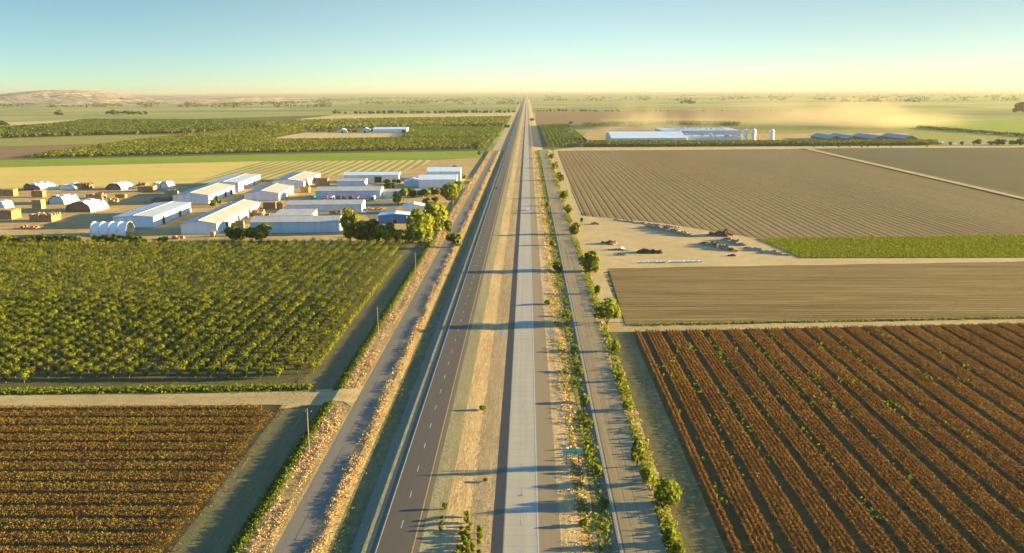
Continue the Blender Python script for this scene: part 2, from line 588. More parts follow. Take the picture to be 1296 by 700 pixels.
# left of the highway, from near to far
field('field', [(-420, 700), (-160, 513), (0, 512), (352, 508), (352, 530), (222, 720), (0, 900), (-420, 900)], 'crop_soil', .012)
field('farm_track', [(-300, 520), (-300, 502), (0, 499), (300, 497), (425, 492), (445, 502), (440, 512), (400, 513), (340, 512), (0, 516)], 'light_track', .05)
field('grass_strip', [(-300, 501), (-300, 495), (0, 494), (200, 493), (395, 489), (400, 495), (200, 499)], 'grass_bank', .07)
field('field', [(-400, 495), (-250, 306), (0, 308), (528, 306), (432, 487), (0, 493)], 'orchard_floor', .016)
field('yard', [(-300, 310), (-200, 238), (0, 238), (240, 232), (420, 221), (545, 203), (612, 199), (560, 300), (515, 309), (0, 309)], 'yard_dirt', .022)
field('paved_yard', [(392, 258), (398, 251), (488, 251), (508, 258), (500, 268), (470, 280), (462, 270), (440, 262)], 'gravel', .034)
field('field', [(-300, 241), (-300, 220), (0, 212), (330, 204), (549, 202.5), (515, 217), (420, 222), (240, 233.5), (0, 240)], 'wheat', .028)
field('field', [(235, 233.5), (330, 204.3), (549, 202.6), (515, 217), (420, 222)], 'striped_wheat', .036)
field('field', [(-200, 220), (-200, 207), (0, 203), (330, 195.5), (612, 191), (610, 200), (330, 204), (0, 212)], 'alfalfa', .042)
field('field', [(-200, 207), (-200, 175), (0, 162), (200, 152), (400, 146), (645, 143), (640, 160), (615, 191), (330, 195.5), (0, 203)], 'orchard_floor', .026)
field('field', [(-100, 205), (-100, 188), (0, 186), (140, 182.5), (160, 184), (30, 201.5), (0, 202.5)], 'brown_field', .05)
field('field', [(-100, 188), (-100, 177), (0, 175.5), (130, 171.5), (245, 170), (200, 177), (140, 182), (0, 185.5)], 'pasture', .056)
field('field', [(-60, 165), (5, 155), (60, 153), (112, 151.5), (60, 158), (4, 161.5)], 'pale_stubble', .062)
field('field', [(338, 177), (360, 172), (388, 167.5), (420, 167), (514, 167.5), (507, 173), (420, 175.5)], 'pale_stubble', .068)
field('field', [(372, 151.5), (425, 145.5), (652, 142.5), (648, 147.5), (450, 150.5)], 'pale_stubble', .074)
# right of the highway, from near to far
field('field', [(800, 418), (1500, 402), (1900, 700), (1500, 1000), (920, 900), (905, 702)], 'crop_soil', .012)
field('farm_track', [(762, 420), (770, 409), (1500, 397), (1500, 404), (1296, 409), (785, 420)], 'light_track', .045)
ridged('field', [(792, 412), (770, 340), (1500, 328), (1600, 399)], 'furrow_soil', 3.4, [(0, 0), (.3, .22), (.55, .24), (.85, 0)], 'y', .03, .3)
field('dirt_lot', [(722, 300), (733, 272), (835, 282), (958, 300), (1014, 327), (1500, 325), (1500, 329), (790, 340), (760, 345)], 'tan_soil', .028)
field('headland', [(690, 190.8), (740, 185.5), (1190, 183.3), (1500, 183), (1500, 187.5), (1020, 189.5), (706, 192)], 'tan_soil', .024)
field('headland', [(700, 190), (720, 189), (735, 270), (745, 336), (790, 415), (765, 420), (742, 345), (722, 272)], 'tan_soil', .02)
field('field', [(957, 302.5), (1500, 295), (1500, 326), (1014, 327.2)], 'alfalfa', .04)
ridged('field', [(706, 191), (1020, 188.5), (1296, 253), (1700, 330), (1700, 293), (957, 301.5), (838, 282), (736, 273)], 'ploughed', 5.2,
       [(0, 0), (.10, .0), (.24, .13), (.86, .145)], 'x', .03, .2)
ridged('field', [(1020, 188), (1400, 186), (1800, 252), (1800, 345), (1296, 252)], 'ploughed_smooth', 5.2, [(0, 0), (.2, 0), (.4, .10), (.8, .10)], 'x', .03, .2)
field('farm_track', [(1014, 187.5), (1024, 187.5), (1296, 249.5), (1700, 342), (1700, 347), (1296, 252.5)], 'light_track', .65)
field('field', [(679.5, 158), (720, 157.3), (744, 181), (720, 187), (687, 189)], 'orchard_floor', .03)
field('field', [(678, 142), (1000, 139), (1180, 141), (1100, 150), (760, 151), (765, 157.5), (679, 157.8)], 'brown_field', .03)
field('field', [(762, 157), (760, 150), (1100, 149), (1150, 158), (1160, 168), (900, 170), (790, 160)], 'pasture', .036)
field('yard', [(735, 176), (745, 165), (790, 160), (1160, 167), (1160, 180), (1000, 182), (735, 186)], 'yard_dirt', .032)
field('field', [(1150, 163), (1180, 154), (1500, 146), (1600, 185), (1296, 173)], 'alfalfa', .036)
field('field', [(1150, 178), (1150, 165), (1296, 177), (1500, 192), (1190, 181.5)], 'pasture', .042)
field('farm_road', [(1146, 162), (1160, 162.5), (1296, 174), (1600, 199), (1600, 202), (1296, 176.5)], 'light_track', .06)

# ------------------------------------------------------------------ vegetation
leafy('dry_crop', [(0, (.10, .046, .02)), (.45, (.20, .092, .034)), (.8, (.28, .14, .052)), (.95, (.33, .20, .08)), (.985, (.20, .18, .045)), (1, (.24, .22, .05))], .2, (.05, .35))
leafy('mixed_crop', [(0, (.075, .04, .02)), (.35, (.16, .085, .032)), (.58, (.225, .115, .04)), (.78, (.20, .155, .038)), (1, (.14, .17, .03))], .2, (.06, .4))
leafy('orchard_leaf', [(0, (.065, .085, .010)), (.5, (.155, .17, .020)), (.85, (.21, .215, .028)), (1, (.24, .22, .035))], .25, (.03, .3))
leafy('far_orchard_leaf', [(0, (.065, .085, .014)), (.5, (.11, .13, .02)), (1, (.16, .165, .03))], .2, (.008, .5))
leafy('citrus_leaf', [(0, (.055, .09, .01)), (.6, (.11, .155, .018)), (1, (.16, .19, .03))], .2, (.02, .3))
leafy('dark_leaf', [(0, (.03, .045, .01)), (.6, (.07, .095, .016)), (1, (.12, .14, .025))], .3)
leafy('bush_leaf', [(0, (.05, .075, .01)), (.5, (.10, .14, .017)), (1, (.18, .20, .03))], .35)
leafy('bright_leaf', [(0, (.08, .11, .01)), (.5, (.17, .20, .02)), (1, (.25, .26, .035))], .4)
leafy('willow_leaf', [(0, (.12, .14, .015)), (.5, (.23, .25, .03)), (1, (.30, .31, .05))], .45)
leafy('dry_weed', [(0, (.30, .19, .10)), (.5, (.44, .30, .165)), (.85, (.55, .41, .24)), (1, (.34, .28, .10))], .2, (.12, .4))
leafy('green_weed', [(0, (.07, .10, .012)), (.5, (.14, .17, .022)), (.8, (.20, .21, .035)), (1, (.32, .28, .09))], .4, (.12, .4))
leafy('pale_weed', [(0, (.11, .13, .05)), (.6, (.20, .22, .10)), (1, (.34, .36, .22))], .25, (.12, .3))
plain('bark', (.11, .08, .055), .9)

PX = [-300, -71.5, -59.6, -57.2, -51.2, -44.3, -42.0, -40.4, -39.8, -35.4, -32.7, -31, -30.1, -22.4, -17.4, -12.5, -7.4, -5, 2.2, 6.6, 10.6, 13.2, 13.9, 16.9, 18, 27.2, 29, 31, 900]
PZ = [.02, .03, .03, .9, .62, .6, .85, .55, .5, .3, 1.35, 1.37, 1.6, 1.53, 1.45, 1.2, 1.38, 1.6, 1.58, 1.45, 1.3, .7, .68, .55, 1, 1, .55, .03, .03]
def gz(x):
    return np.interp(x, PX, PZ)

CMn = np.array(CM)
def project(P):
    q = (np.asarray(P, float) - np.array([0, 0, H])) @ CMn
    return 648 + F * q[:, 0] / -q[:, 2], 350 - F * q[:, 1] / -q[:, 2], -q[:, 2]

def seen(P, m=30):
    x, y, d = project(P)
    return (d > 5) & (x > -m) & (x < 1296 + m) & (y < 700 + m)

def unit(a):
    return a / np.maximum(1e-9, np.linalg.norm(a, axis=-1, keepdims=True))

def leaf_quads(c, n, s, asp=.7):
    """one leaf clump per centre, facing n, half size s"""
    c, n = np.asarray(c), unit(np.asarray(n))
    r = rng.normal(size=c.shape)
    t = unit(np.cross(n, r))
    b = np.cross(n, t)
    s = np.broadcast_to(np.asarray(s), (len(c),))[:, None]
    k = rng.uniform(.6, 1.2, (len(c), 4, 1))
    Q = np.stack([-t - b * asp, t - b * asp * .8, t * .9 + b * asp, -t * .8 + b * asp], 1)
    return c[:, None, :] + Q * s[:, None, :] * k

def blades(base, h, wd, lean=.35):
    """one upright triangular tuft blade per base point"""
    n = len(base)
    a = rng.uniform(0, 2 * np.pi, n)
    d = np.stack([np.cos(a), np.sin(a), np.zeros(n)], 1) * wd[:, None] * .5
    tip = base + np.stack([rng.normal(0, lean, n) * h, rng.normal(0, lean, n) * h, h], 1)
    return np.stack([base - d, base + d, tip], 1)

def crop(name, label, pts, mat, h=1.1, per=4, s=.3):
    """rows of standing plants, each a few leaf clumps"""
    n = len(pts)
    hh = np.repeat(rng.uniform(.75, 1.15, n) * h, per)
    c = np.repeat(pts, per, 0) + np.stack([rng.normal(0, .16, n * per), rng.normal(0, .16, n * per), hh * rng.uniform(.3, 1, n * per)], 1)
    nn = rng.normal(size=(n * per, 3)) * [1, 1, .5] + [0, -.2, .25]
    V = leaf_quads(c, nn, rng.uniform(.6, 1.2, n * per) * s)
    o = link(name, faces_np(name, V), mat)
    return tag(o, label, 'crop', kind='stuff')

# --- right: brown beds running along the road
a, b = g(800, 420), g(1296, 410)
P = []
for k in range(-1, 28):
    c = 47.4 + 7.6 * k
    for r in (-2.28, -1.14, 0, 1.14, 2.28):
        x = c + r
        if x < 40.2:
            continue
        y1 = a.y + (b.y - a.y) * (x - a.x) / (b.x - a.x) - rng.uniform(0, 1)
        ys = np.arange(140, y1, .36)
        P.append(np.stack([x + rng.normal(0, .09, len(ys)) + np.sin(ys * .03 + k) * .12, ys + rng.uniform(-.2, .2, len(ys)), np.full(len(ys), .0)], 1))
P = np.concatenate(P)
P = P[seen(P)]
P = P[rng.random(len(P)) > .05]
crop('crop_plants', 'dry reddish brown crop standing in long beds right of the highway', P, 'dry_crop', 1.05, 15, .125)
# green weeds in some of the gaps between the beds and among the plants
W = []
for gx, y0, y1, n in ((66.5, 300, 345, 60), (66.5, 235, 300, 45), (74.1, 180, 330, 90), (58.9, 215, 275, 70), (51.3, 200, 300, 60), (89.3, 200, 340, 70), (81.7, 250, 340, 80), (104.5, 230, 330, 60), (43.7, 190, 260, 30), (112, 240, 330, 40)):
    n = int(n * .55)
    y = rng.uniform(y0, y1, n)
    W.append(np.stack([gx + rng.normal(0, 1.0, n), y, np.full(n, .02)], 1))
for k in range(26):
    cx, cy = rng.uniform(42, 150), rng.uniform(180, 335)
    n = rng.integers(4, 14)
    W.append(np.stack([cx + rng.normal(0, 1.6, n), cy + rng.normal(0, 4, n), np.full(n, .3)], 1))
W = np.concatenate(W)
crop('field_weeds', 'scattered bright green weeds among the brown crop beds', W, 'bright_leaf', .9, 7, .3)

# --- left: brown and green beds running across
a, b = g(0, 516), g(330, 514)
P = []
y = 150.0
while y < 275:
    for r in (-2.0, -1.0, 0, 1.0, 2.0):
        xs = np.arange(-190, -72.3 - rng.uniform(0, .7), .42)
        P.append(np.stack([xs, y + r + rng.normal(0, .1, len(xs)) + np.sin(xs * .05) * .25, np.zeros(len(xs))], 1))
    y += 6.3
P = np.concatenate(P)
lim = a.y + (b.y - a.y) * (P[:, 0] - a.x) / (b.x - a.x)
# the near corner of the field is rounded where the track turns
lim = lim - np.where(P[:, 0] > -82, (P[:, 0] + 82) ** 2 * .085, 0)
P = P[(P[:, 1] < lim) & seen(P)]
P = P[rng.random(len(P)) > .07]
crop('crop_plants', 'dry brown crop mixed with green in beds across the left foreground field', P, 'mixed_crop', .9, 11, .13)

# --- weeds along the roads
def weeds(name, label, X0, X1, n, hlo, hhi, mat, Y0=150, Y1=1400, wd=.5, bl=3, clump=0, z=None, quads=False):
    y = Y0 * (Y1 / Y0) ** rng.random(n)
    x = rng.uniform(X0, X1, n)
    if clump:
        k = np.sin(y * clump) + np.sin(y * clump * 2.3 + 1) + np.sin(x * 2 + y * clump * .7)
        m = k > rng.normal(-.2, .8, n)
        x, y = x[m], y[m]
    grow = np.maximum(1, (y / 450) ** .4)
    base = np.stack([x, y, gz(x) if z is None else np.full(len(x), z)], 1)
    h = rng.uniform(hlo, hhi, len(x)) * rng.uniform(.6, 1.1, len(x))
    base, h, grow = np.repeat(base, bl, 0), np.repeat(h, bl), np.repeat(grow, bl)
    base = base + np.stack([rng.normal(0, .3, len(h)), rng.normal(0, .3, len(h)), np.full(len(h), -.05)], 1)
    keep = seen(base)
    if X1 < -50:
        keep &= ~((base[:, 1] > JY0 - .5) & (base[:, 1] < JY1 + .8))
    base, h, grow = base[keep], h[keep], grow[keep]
    if quads:
        c = base + np.stack([rng.normal(0, .2, len(h)) * grow, rng.normal(0, .2, len(h)) * grow, h * rng.uniform(.2, 1, len(h))], 1)
        V = leaf_quads(c, rng.normal(size=c.shape) + [.2, -.3, .4], h * .34 * grow)
    else:
        V = blades(base, h, wd * grow * rng.uniform(.6, 1.2, len(h)))
    return tag(link(name, faces_np(name, V), mat), label, 'weeds', kind='stuff')

weeds('dry_weeds', 'tall dry tan weeds on the mound between frontage road and highway', -43.6, -40.7, 14000, .2, .6, 'dry_weed', wd=.8, quads=True, bl=5, clump=.13)
weeds('dry_weeds', 'dry tan weeds between the pole line and the left frontage road', -56.4, -51.8, 13000, .2, .6, 'dry_weed', wd=.8, quads=True, bl=5, clump=.09)
weeds('ditch_grass', 'dark green grass on the ditch bank beside the left dirt track', -59.6, -56.8, 12000, .25, .75, 'bush_leaf', Y1=560, quads=True, bl=4)
weeds('low_weeds', 'sparse low green weeds in the drain left of the highway', -40, -35.2, 3500, .2, .6, 'green_weed', quads=True, bl=2, clump=.08)
weeds('pale_tufts', 'pale grey green tufts scattered down the embankment left of the highway', -38.5, -33.5, 900, .2, .55, 'pale_weed', quads=True, bl=2, clump=.05)
weeds('median_stubble', 'dry stubble tufts on the sandy highway median', -16.6, -8.4, 12000, .06, .20, 'dry_weed', quads=True, bl=2, clump=.2, Y1=1100)
weeds('verge_weeds', 'dry and green weeds along the right highway shoulder', 9.8, 13.2, 5200, .3, .9, 'dry_weed', quads=True, bl=3, clump=.1)
weeds('verge_weeds', 'yellow green weeds between the right shoulder and the foot trail', 10.6, 13.4, 3600, .3, 1.0, 'green_weed', quads=True, bl=3, clump=.07)
weeds('ditch_weeds', 'green weeds between the foot trail and the right frontage road', 14, 17.0, 5000, .3, 1.1, 'green_weed', quads=True, bl=4, clump=.09)
weeds('pale_tufts', 'pale sage tufts in the ditch beside the right frontage road', 14.3, 17.2, 1400, .3, .8, 'pale_weed', quads=True, bl=3, clump=.06)
weeds('hedge_weeds', 'bright green weedy hedge strip along the right frontage road', 27.6, 30.6, 8000, .3, 1.2, 'green_weed', quads=True, bl=5, clump=.05)
weeds('dry_weeds', 'dry weeds mixed into the hedge strip right of the frontage road', 27.2, 31.2, 3500, .3, .8, 'dry_weed', quads=True, bl=3, clump=.11)
weeds('track_weeds', 'thin green weeds on the dirt track beside the brown crop', 33, 38.5, 160, .2, .6, 'green_weed', quads=True, bl=5, clump=.1, Y1=345)

weeds('track_weeds', 'thin dry weeds along the field side of the left dirt track', -72.6, -69.6, 1500, .15, .5, 'mixed_crop', quads=True, bl=3, clump=.1, Y1=300)
weeds('track_weeds', 'sparse green weeds in the middle of the left dirt track', -66.5, -64.5, 500, .1, .3, 'green_weed', quads=True, bl=2, clump=.1, Y1=520)
def edge_weeds(name, label, p0, p1, n, half, h, mat):
    a, b = g(*p0), g(*p1)
    t = rng.random(n)[:, None]
    P = np.array(a) * (1 - t) + np.array(b) * t
    P[:, 1] += rng.normal(0, half, n)
    c = P + np.stack([np.zeros(n), np.zeros(n), rng.uniform(.1, 1, n) * h], 1)
    V = leaf_quads(c, rng.normal(size=c.shape) + [.2, -.3, .4], .35)
    return tag(link(name, faces_np(name, V), mat), label, 'weeds', kind='stuff')
edge_weeds('grass_strip', 'green grass strip along the farm track below the orchard', (-20, 497), (395, 491), 5200, 1.2, .7, 'green_weed')
edge_weeds('track_weeds', 'green weeds along the track above the brown crop', (800, 412), (1310, 402), 1500, .8, .5, 'green_weed')

# --- alfalfa fields get a real stand of low plants where one can see texture
def stand(name, label, poly, n, h, s, mat):
    P = [g(*p) for p in poly]
    xs, ys = [p.x for p in P], [p.y for p in P]
    q = np.stack([rng.uniform(min(xs), max(xs), n), rng.uniform(min(ys), max(ys), n)], 1)
    q = q[inside(q, P)]
    c = np.stack([q[:, 0], q[:, 1], rng.uniform(.2, 1, len(q)) * h], 1)
    c = c[seen(c)]
    V = leaf_quads(c, rng.normal(size=c.shape) * .8 + [.1, -.1, .6], rng.uniform(.6, 1.2, len(c)) * s)
    return tag(link(name, faces_np(name, V), mat), label, 'crop', kind='stuff')

def inside(q, P):
    r = np.zeros(len(q), bool)
    j = len(P) - 1
    for i in range(len(P)):
        a, b = P[i], P[j]
        cond = (a.y > q[:, 1]) != (b.y > q[:, 1])
        r ^= cond & (q[:, 0] < (b.x - a.x) * (q[:, 1] - a.y) / ((b.y - a.y) or 1e-9) + a.x)
        j = i
    return r
stand('green_crop', 'low bright green crop in the field beyond the ploughed strips on the right',
      [(957, 302.5), (1330, 297), (1330, 326), (1014, 327)], 90000, .45, .28, 'bright_leaf')

# --- trees
def crown_cloud(n, R_, H_, base=.35, shape='round', lump=5):
    """centres and outward normals of leaf clumps through a lumpy crown of radius R_, from base*H_ to H_"""
    z0, z1 = base * H_, H_
    cz, rz = (z0 + z1) / 2, (z1 - z0) / 2
    lobes = unit(rng.normal(size=(lump, 3))) * rng.uniform(.35, .75, (lump, 1))
    lr = rng.uniform(.35, .62, lump)
    i = rng.integers(0, lump, n)
    d = unit(rng.normal(size=(n, 3)))
    p = lobes[i] + d * (lr[i] * rng.uniform(.55, 1.05, n) ** .5)[:, None]
    nn = d * .8 + unit(p) * .6 + rng.normal(0, .35, (n, 3))
    if shape == 'vase':
        t = (p[:, 2] + 1) / 2
        p[:, :2] *= (.55 + .55 * np.clip(t, 0, 1))[:, None]
        nn[:, 2] += .3
    if shape == 'cone':
        t = np.clip((p[:, 2] + 1) / 2, 0, 1)
        p[:, :2] *= (1.15 - .75 * t)[:, None]
    c = np.stack([p[:, 0] * R_, p[:, 1] * R_, cz + p[:, 2] * rz], 1)
    c[:, 2] = np.maximum(c[:, 2], .15)
    return c, nn

def willow_cloud(n, R_, H_):
    c, nn = crown_cloud(n // 2, R_ * .8, H_, .5, lump=7)
    m = n - n // 2
    a = rng.uniform(0, 2 * np.pi, m)
    r = R_ * rng.uniform(.75, 1.0, m) * (1 + .12 * np.sin(a * 9))
    z = H_ * rng.uniform(.06, .75, m)
    d = np.stack([np.cos(a), np.sin(a), np.zeros(m)], 1)
    c2 = d * r[:, None] + np.stack([np.zeros(m), np.zeros(m), z], 1)
    return np.concatenate([c, c2]), np.concatenate([nn, d + rng.normal(0, .4, (m, 3))])

def trunk_mesh(H_, base, r, R_):
    mb = MB()
    h = max(.3, base * H_)
    j = random.uniform(-.15, .15)
    mb.tube([(0, 0, -.2), (j * .4, j * .3, h * .55), (j, j * .5, h * 1.05), (j * .7, j, H_ * .62)], [r * 1.25, r, r * .85, r * .3], 7)
    for q in range(4):
        a = q * 1.6 + random.uniform(-.4, .4)
        e = R_ * random.uniform(.45, .7)
        mb.tube([(j, j * .5, h * .9), (math.cos(a) * e * .5, math.sin(a) * e * .5, h + (H_ - h) * .3), (math.cos(a) * e, math.sin(a) * e, h + (H_ - h) * .62)],
                [r * .55, r * .36, r * .12], 5)
    return mesh('trunk', mb.v, mb.f)

def tree_data(n, R_, H_, base, s, shape='round', lump=6, r=None):
    if shape == 'willow':
        c, nn = willow_cloud(n, R_, H_)
        base = .4
    else:
        c, nn = crown_cloud(n, R_, H_, base, shape, lump)
    V = leaf_quads(c, nn, rng.uniform(.6, 1.25, len(c)) * s)
    return V, trunk_mesh(H_, base, r or H_ * .028 + .05, R_)

def tree(name, label, loc, V, trunk, leaf, group=None, cat='tree', rz=0):
    t = thing(name, label, cat, loc, rz, group)
    link('trunk', trunk, None if trunk.materials else 'bark', t)
    me = V if isinstance(V, bpy.types.Mesh) else faces_np('crown', V)
    link('crown', me, None if me.materials else leaf, t)
    return t

def copy_thing(root, loc, rz=0, sc=1, label=None):
    c = root.copy()
    COL.objects.link(c)
    c.location, c.rotation_euler, c.scale = loc, (0, 0, rz), (sc, sc, sc)
    if label:
        c['label'] = label
    for ch in list(root.children):
        d = ch.copy()
        COL.objects.link(d)
        d.parent = c
        for gch in ch.children:
            e = gch.copy()
            COL.objects.link(e)
            e.parent = d
    return c

# near orchard: the 300 trees that show largest are things, the rest one mass
poly = [g(x, y) for x, y in ((-400, 489), (-200, 309), (0, 309.5), (516, 308.5), (426, 477), (0, 485.5))]
gx, gy = np.meshgrid(np.arange(-419.6, -60, 5.3), np.arange(270, 600, 5.25))
Q = np.stack([gx.ravel(), gy.ravel()], 1)
Q = Q[inside(Q, poly) & (Q[:, 0] < -65.5)]
Q = Q + rng.normal(0, .16, Q.shape)
P3 = np.concatenate([Q, np.zeros((len(Q), 1))], 1)
vis = seen(P3, 25)
Q, P3 = Q[vis], P3[vis]
Q = Q[np.argsort(np.hypot(Q[:, 0], Q[:, 1]))]
protoV, proto = [], []
OL = 'leafy olive green orchard tree in the planted rows left of the frontage road'
for k in range(5):
    V, tr = tree_data(400, 2.15, rng.uniform(4.2, 5.0), .14, .21, 'vase', 12, .16)
    protoV.append(V)
    proto.append((tr, faces_np('crown', V)))
protos = [None] * 5
rest = []
for i, (x, y) in enumerate(Q):
    if i % 97 == 50:
        continue                                    # a gap in the planting
    k = int(rng.integers(0, 5))
    a, sc = rng.uniform(0, 6.28), rng.uniform(.85, 1.1)
    if i < 300:
        if protos[k] is None:
            protos[k] = tree('orchard_tree', OL, (x, y, 0), proto[k][1], proto[k][0], 'orchard_leaf', 'orchard trees left of the frontage road', rz=a)
        else:
            copy_thing(protos[k], (x, y, 0), a, sc)
    else:
        ca, sa = math.cos(a) * sc, math.sin(a) * sc
        M = np.array([[ca, -sa, 0], [sa, ca, 0], [0, 0, sc]])
        v = protoV[k][::2] if y > 400 else protoV[k]
        rest.append((v @ M.T) * (1.0 if y < 400 else 1) + [x, y, 0])
o = link('orchard_trees', faces_np('orchard_trees', np.concatenate(rest)), 'orchard_leaf')
tag(o, 'far rows of the olive green orchard reaching back to the farm sheds', 'orchard', kind='stuff')

def far_orchard(name, label, pxpoly, dx, dy, h, r, nq, s, mat, jit=.5):
    poly = [g(x, y) for x, y in pxpoly]
    xs, ys = [p.x for p in poly], [p.y for p in poly]
    gx, gy = np.meshgrid(np.arange(min(xs), max(xs), dx), np.arange(min(ys), max(ys), dy))
    q = np.stack([gx.ravel(), gy.ravel()], 1)
    q = q[inside(q, poly)] + 0
    q += rng.normal(0, jit, q.shape)
    q = q[seen(np.concatenate([q, np.zeros((len(q), 1))], 1))]
    n = len(q)
    d = unit(rng.normal(size=(n * nq, 3)) + [0, 0, .35])
    c = np.repeat(np.concatenate([q, np.full((n, 1), h * .55)], 1), nq, 0) + d * np.array([r, r, h * .42])
    V = leaf_quads(c, d + rng.normal(0, .3, d.shape), rng.uniform(.7, 1.2, n * nq) * s)
    o = link(name, faces_np(name, V), mat)
    return tag(o, label, 'orchard', kind='stuff')

far_orchard('far_orchard', 'dense olive green orchard block beyond the bright green strip on the left',
            [(30, 200.5), (330, 193.5), (612, 188.5), (626, 177), (505, 176.5), (338, 178.5), (332, 176), (388, 166), (330, 163), (240, 171), (140, 183)], 7.5, 7, 5, 2.6, 11, 1.35, 'far_orchard_leaf')
far_orchard('far_orchard', 'orchard rows between the pale clearing and the highway on the left',
            [(512, 176), (627, 176), (641, 161), (580, 161), (520, 162)], 8.5, 7, 5.5, 2.6, 11, 1.4, 'citrus_leaf')
far_orchard('far_orchard', 'olive orchard block behind the pale clearing on the left',
            [(338, 166), (388, 165), (516, 160.5), (640, 159), (648, 148.5), (450, 152), (330, 155)], 13, 12, 6, 4.5, 9, 2.6, 'far_orchard_leaf', 1)
far_orchard('far_orchard', 'dark green orchard block on the far left behind the light green strip',
            [(-60, 176), (0, 175), (120, 171), (245, 168.5), (330, 162), (330, 154), (240, 153), (112, 152.5), (60, 159), (-60, 166)], 13, 12, 6, 4.8, 9, 2.8, 'dark_leaf', 1)
far_orchard('far_orchard', 'green orchard rows right of the highway beside the white plant',
            [(681, 159.5), (719, 158.5), (743, 180), (719, 185.5), (688, 187)], 7.6, 4.5, 6, 2.0, 12, 1.1, 'citrus_leaf', .25)

# ------------------------------------------------------------------ buildings
def corrug(name, c, c2, rough=.55, spec=.4, period=1.0):
    m, n, b = nodes_of(name)
    tc = N(n, 'ShaderNodeTexCoord')
    p = tc.outputs['Object']
    st = noise(n, scaled(n, p, .5, .08, .08), 1.0, 5, .35, .7)
    c_ = mixc(n, st, c, c2)
    sep = N(n, 'ShaderNodeSeparateXYZ')
    n.links.new(p, sep.inputs[0])
    k = math_node(n, 'ADD', sep.outputs[0], math_node(n, 'MULTIPLY', sep.outputs[1], 1.0))
    wn = N(n, 'ShaderNodeTexWhiteNoise', noise_dimensions='1D')
    n.links.new(math_node(n, 'FLOOR', math_node(n, 'DIVIDE', k, 3.0 * period)), wn.inputs['W'])
    c_ = mixc(n, math_node(n, 'MULTIPLY', wn.outputs[0], .14), c_, (.2, .17, .13))
    n.links.new(c_, b.inputs['Base Color'])
    b.inputs['Roughness'].default_value = rough
    b.inputs['Specular IOR Level'].default_value = spec
corrug('white_wall', (.72, .75, .77), (.63, .65, .66), .7)
corrug('blue_wall', (.03, .17, .44), (.03, .14, .36), .6)
corrug('pale_wall', (.56, .65, .72), (.48, .55, .60), .7)
corrug('grey_roof', (.42, .47, .52), (.35, .38, .41), .5)
corrug('tan_roof', (.42, .40, .36), (.35, .32, .28), .55)
corrug('light_roof', (.60, .68, .74), (.52, .58, .63), .5)
corrug('blue_roof', (.13, .21, .30), (.11, .18, .26), .5)
plain('opening_shade', (.035, .03, .025), .9)  # flat dark colour painted for the shade inside open doorways
plain('rust_door', (.16, .09, .055), .8)
plain('bin_wood', (.40, .22, .10), .9, .25, .5)
plain('dull_wood', (.22, .14, .08), .9, .3, .6)
plain('hay', (.46, .33, .13), .95, .2, .8)
plain('tarp_white', (.72, .72, .69), .5, .1, .3)
plain('tarp_blue', (.35, .47, .58), .5, .1, .6)
plain('pole_wood', (.20, .15, .11), .9, .2, 2)
plain('steel', (.45, .45, .44), .5, .1, 1)
plain('green_sign', (.0, .42, .27), .5, .03, 1)
plain('sign_white', (.75, .76, .74), .5, .03, 1)
plain('rubber', (.02, .02, .02), .9)
plain('glass_dark', (.03, .035, .04), .2, .05, 1, spec=.6)
plain('car_white', (.75, .75, .73), .35, .04, .2, spec=.5)
plain('car_dark', (.03, .03, .035), .35, .04, .2, spec=.5)
plain('car_red', (.30, .035, .025), .4, .08, .3, spec=.5)
plain('car_green', (.02, .22, .07), .4, .08, .3, spec=.5)
plain('rubble', (.30, .22, .14), .95, .4, 1.2)
plain('red_rubble', (.22, .095, .055), .95, .35, 1.2)
plain('brush', (.12, .075, .045), .95, .4, 2)
plain('dirt', (.36, .27, .16), .95, .2, .8)
plain('insulator', (.35, .33, .3), .4)

